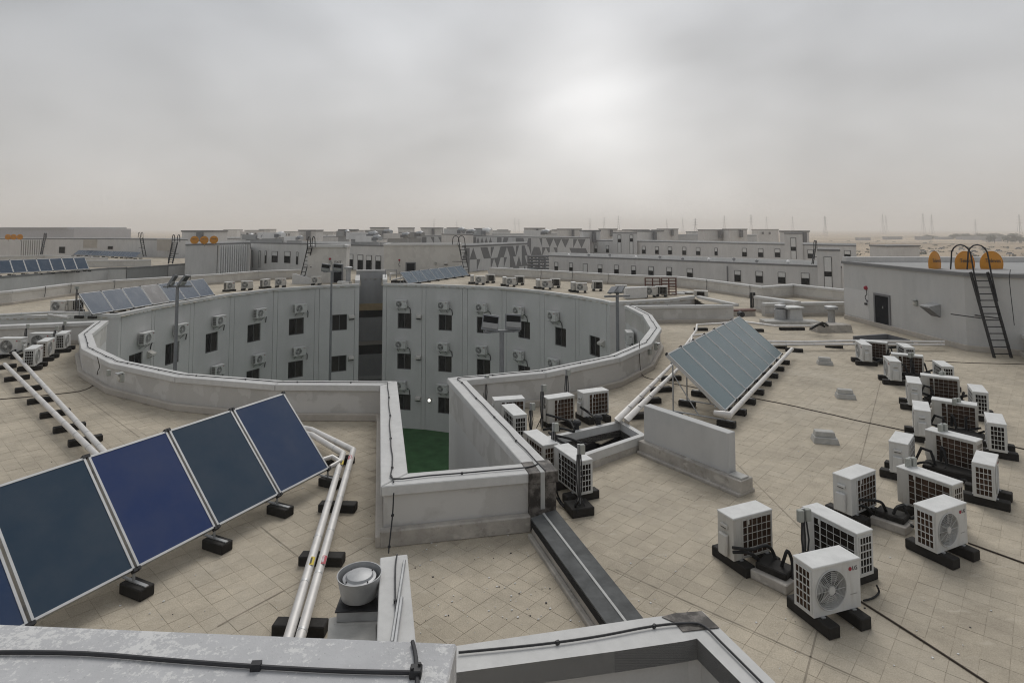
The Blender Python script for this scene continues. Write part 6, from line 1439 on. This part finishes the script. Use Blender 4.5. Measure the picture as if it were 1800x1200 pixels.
for rank, i in enumerate(order):
    u, v, d, r = tree_u[i]; r *= 1.25; p = AT(u, v, d); t = thing('desert_tree', f'{tn_[rank]} grey green desert tree from the left on the right horizon', 'tree', (p.x, d, GZ), 0, 'desert trees on the right')
    MB().tube([(p.x, d, GZ), (p.x + .3, d, GZ + r * .6), (p.x - .2, d, GZ + r * 1.1)], [.5, .35, .15], 6).build('trunk', M['bark'], t)
    m = MB()
    for _ in range(7): leafy(m, (p.x + rnd.uniform(-r, r) * .8, d + rnd.uniform(-r, r), GZ + r * rnd.uniform(.5, 1.1)), r * .55, 70, rnd, .7, .8)
    m.build('crown', M['leaf'], t, recalc=False)
m = MB()
for _ in range(300):
    d = rnd.choice([rnd.uniform(230, 520), rnd.uniform(350, 800)]); x = rnd.uniform(.30, 1.02) * d; s = rnd.uniform(.5, 1.6)
    for _ in range(6): leafy(m, (x + rnd.uniform(-2, 2), d + rnd.uniform(-1, 1), GZ + s * .4), s * .7, 4, rnd, .6, s * .5)
o = m.build('desert_scrub', M['leaf'], recalc=False); o['kind'] = 'stuff'; o['label'] = 'scattered dry scrub on the desert to the right'
# low dunes
dm_ = MB(); NX, NY = 90, 40
def dz(x, y): return GZ + .05 + 1.6 * max(0, math.sin(x * .021 + math.sin(y * .013) * 1.3) * math.sin(y * .017 + x * .006)) * min(1, (y - 240) / 120)
gv = [(160 + i * 14, 240 + j * 26, dz(160 + i * 14, 240 + j * 26)) for j in range(NY) for i in range(NX)]
dm_.add(gv, [(j * NX + i, j * NX + i + 1, (j + 1) * NX + i + 1, (j + 1) * NX + i) for j in range(NY - 1) for i in range(NX - 1)], True)
struct(dm_.build('dunes', M['sand'], recalc=False), 'low sand dunes on the right')
rdp = [AT(1400, 424, 760), AT(1800, 416, 1100)]
m = MB(); m.add([(150, 640, GZ + 1.9), (1400, 640, GZ + 1.9), (1400, 652, GZ + 1.9), (150, 652, GZ + 1.9)], [(0, 1, 2, 3)]); struct(m.build('desert_road', M['asphalt']), 'straight dark road across the desert')
# parked vehicles at the edge of the estate
CARP = Proto()
CARP.part('body', MB().taper((0, 0, .35), (4.5, 1.8), (4.4, 1.75), .6), M['carpaint'], bevel=.12); CARP.part('cabin', MB().taper((-.2, 0, .95), (2.7, 1.6), (1.9, 1.35), .6), M['glass'], bevel=.1)
for x in (-1.4, 1.4):
    for y in (-.9, .9): CARP.part('wheel', MB().lathe([(.001, -.1), (.33, -.1), (.33, .1), (.001, .1)], (x, y, .33), 14, 'y'), M['rubber'])
cars = [(1560, 444, 'first'), (1578, 443, 'second'), (1622, 440, 'third'), (1640, 441, 'fourth'), (1655, 436, 'fifth'), (1690, 437, 'sixth'), (1712, 441, 'seventh'), (1730, 436, 'eighth'), (1755, 440, 'ninth'), (1775, 445, 'tenth'), (1790, 436, 'eleventh'), (1705, 445, 'twelfth')]
cars = sorted(cars); 
for k, (u, v, _) in enumerate(cars):
    p = G(u, v, GZ + 1.0); CARP.put('parked_car', f'distant parked car on the desert edge, {tn_[k]} from the left', 'car', (p.x, p.y, dz(p.x, p.y) if p.x > 160 else GZ + .02), rnd.uniform(-.5, .5), 'cars parked on the desert edge')

# loose grit and paint flakes on the deck
m = MB(); m2_ = MB(); rg = random.Random(11)
for k in range(330):
    if k < 90: p = G(rg.uniform(735, 1050), rg.uniform(950, 1095))
    else: p = G(rg.uniform(0, 1800), 640 + 540 * rg.random() ** .7)
    if inside((p.x, p.y), hole) or inside((p.x, p.y), SHi): continue
    s = rg.choice([.004, .005, .006, .008, .011]); q = m if k % 5 else m2_
    q.obox((p.x, p.y, .003 + s * .3), (s, s * .3, 0), (-s * .2, s * rg.uniform(.5, 1), 0), (0, 0, s * .35))
o = m.build('roof_grit', M['lid'], recalc=False); o['kind'] = 'stuff'; o['label'] = 'pale grit and paint flakes scattered over the roof'
o = m2_.build('roof_grit', M['steel_dark'], recalc=False); o['kind'] = 'stuff'; o['label'] = 'dark grit scattered over the roof'

# ================================================================== HAZE
hz = NT('haze_air'); hz.t.nodes.remove(hz.b)
pvn = hz.n('ShaderNodeVolumePrincipled'); pvn.inputs['Color'].default_value = (0.93, 0.918, 0.90, 1); pvn.inputs['Density'].default_value = 0.0005; pvn.inputs['Anisotropy'].default_value = 0.2
om = [x for x in hz.t.nodes if x.type == 'OUTPUT_MATERIAL'][0]; hz.l(pvn.outputs[0], om.inputs['Volume'])
hb = MB().box((0, 3400, (GZ - 1 + 62) / 2), (8200, 7400, 62 - GZ + 1)); ho = hb.build('haze', hz.m); ho['kind'] = 'stuff'; ho['label'] = 'pale dusty haze over the desert'
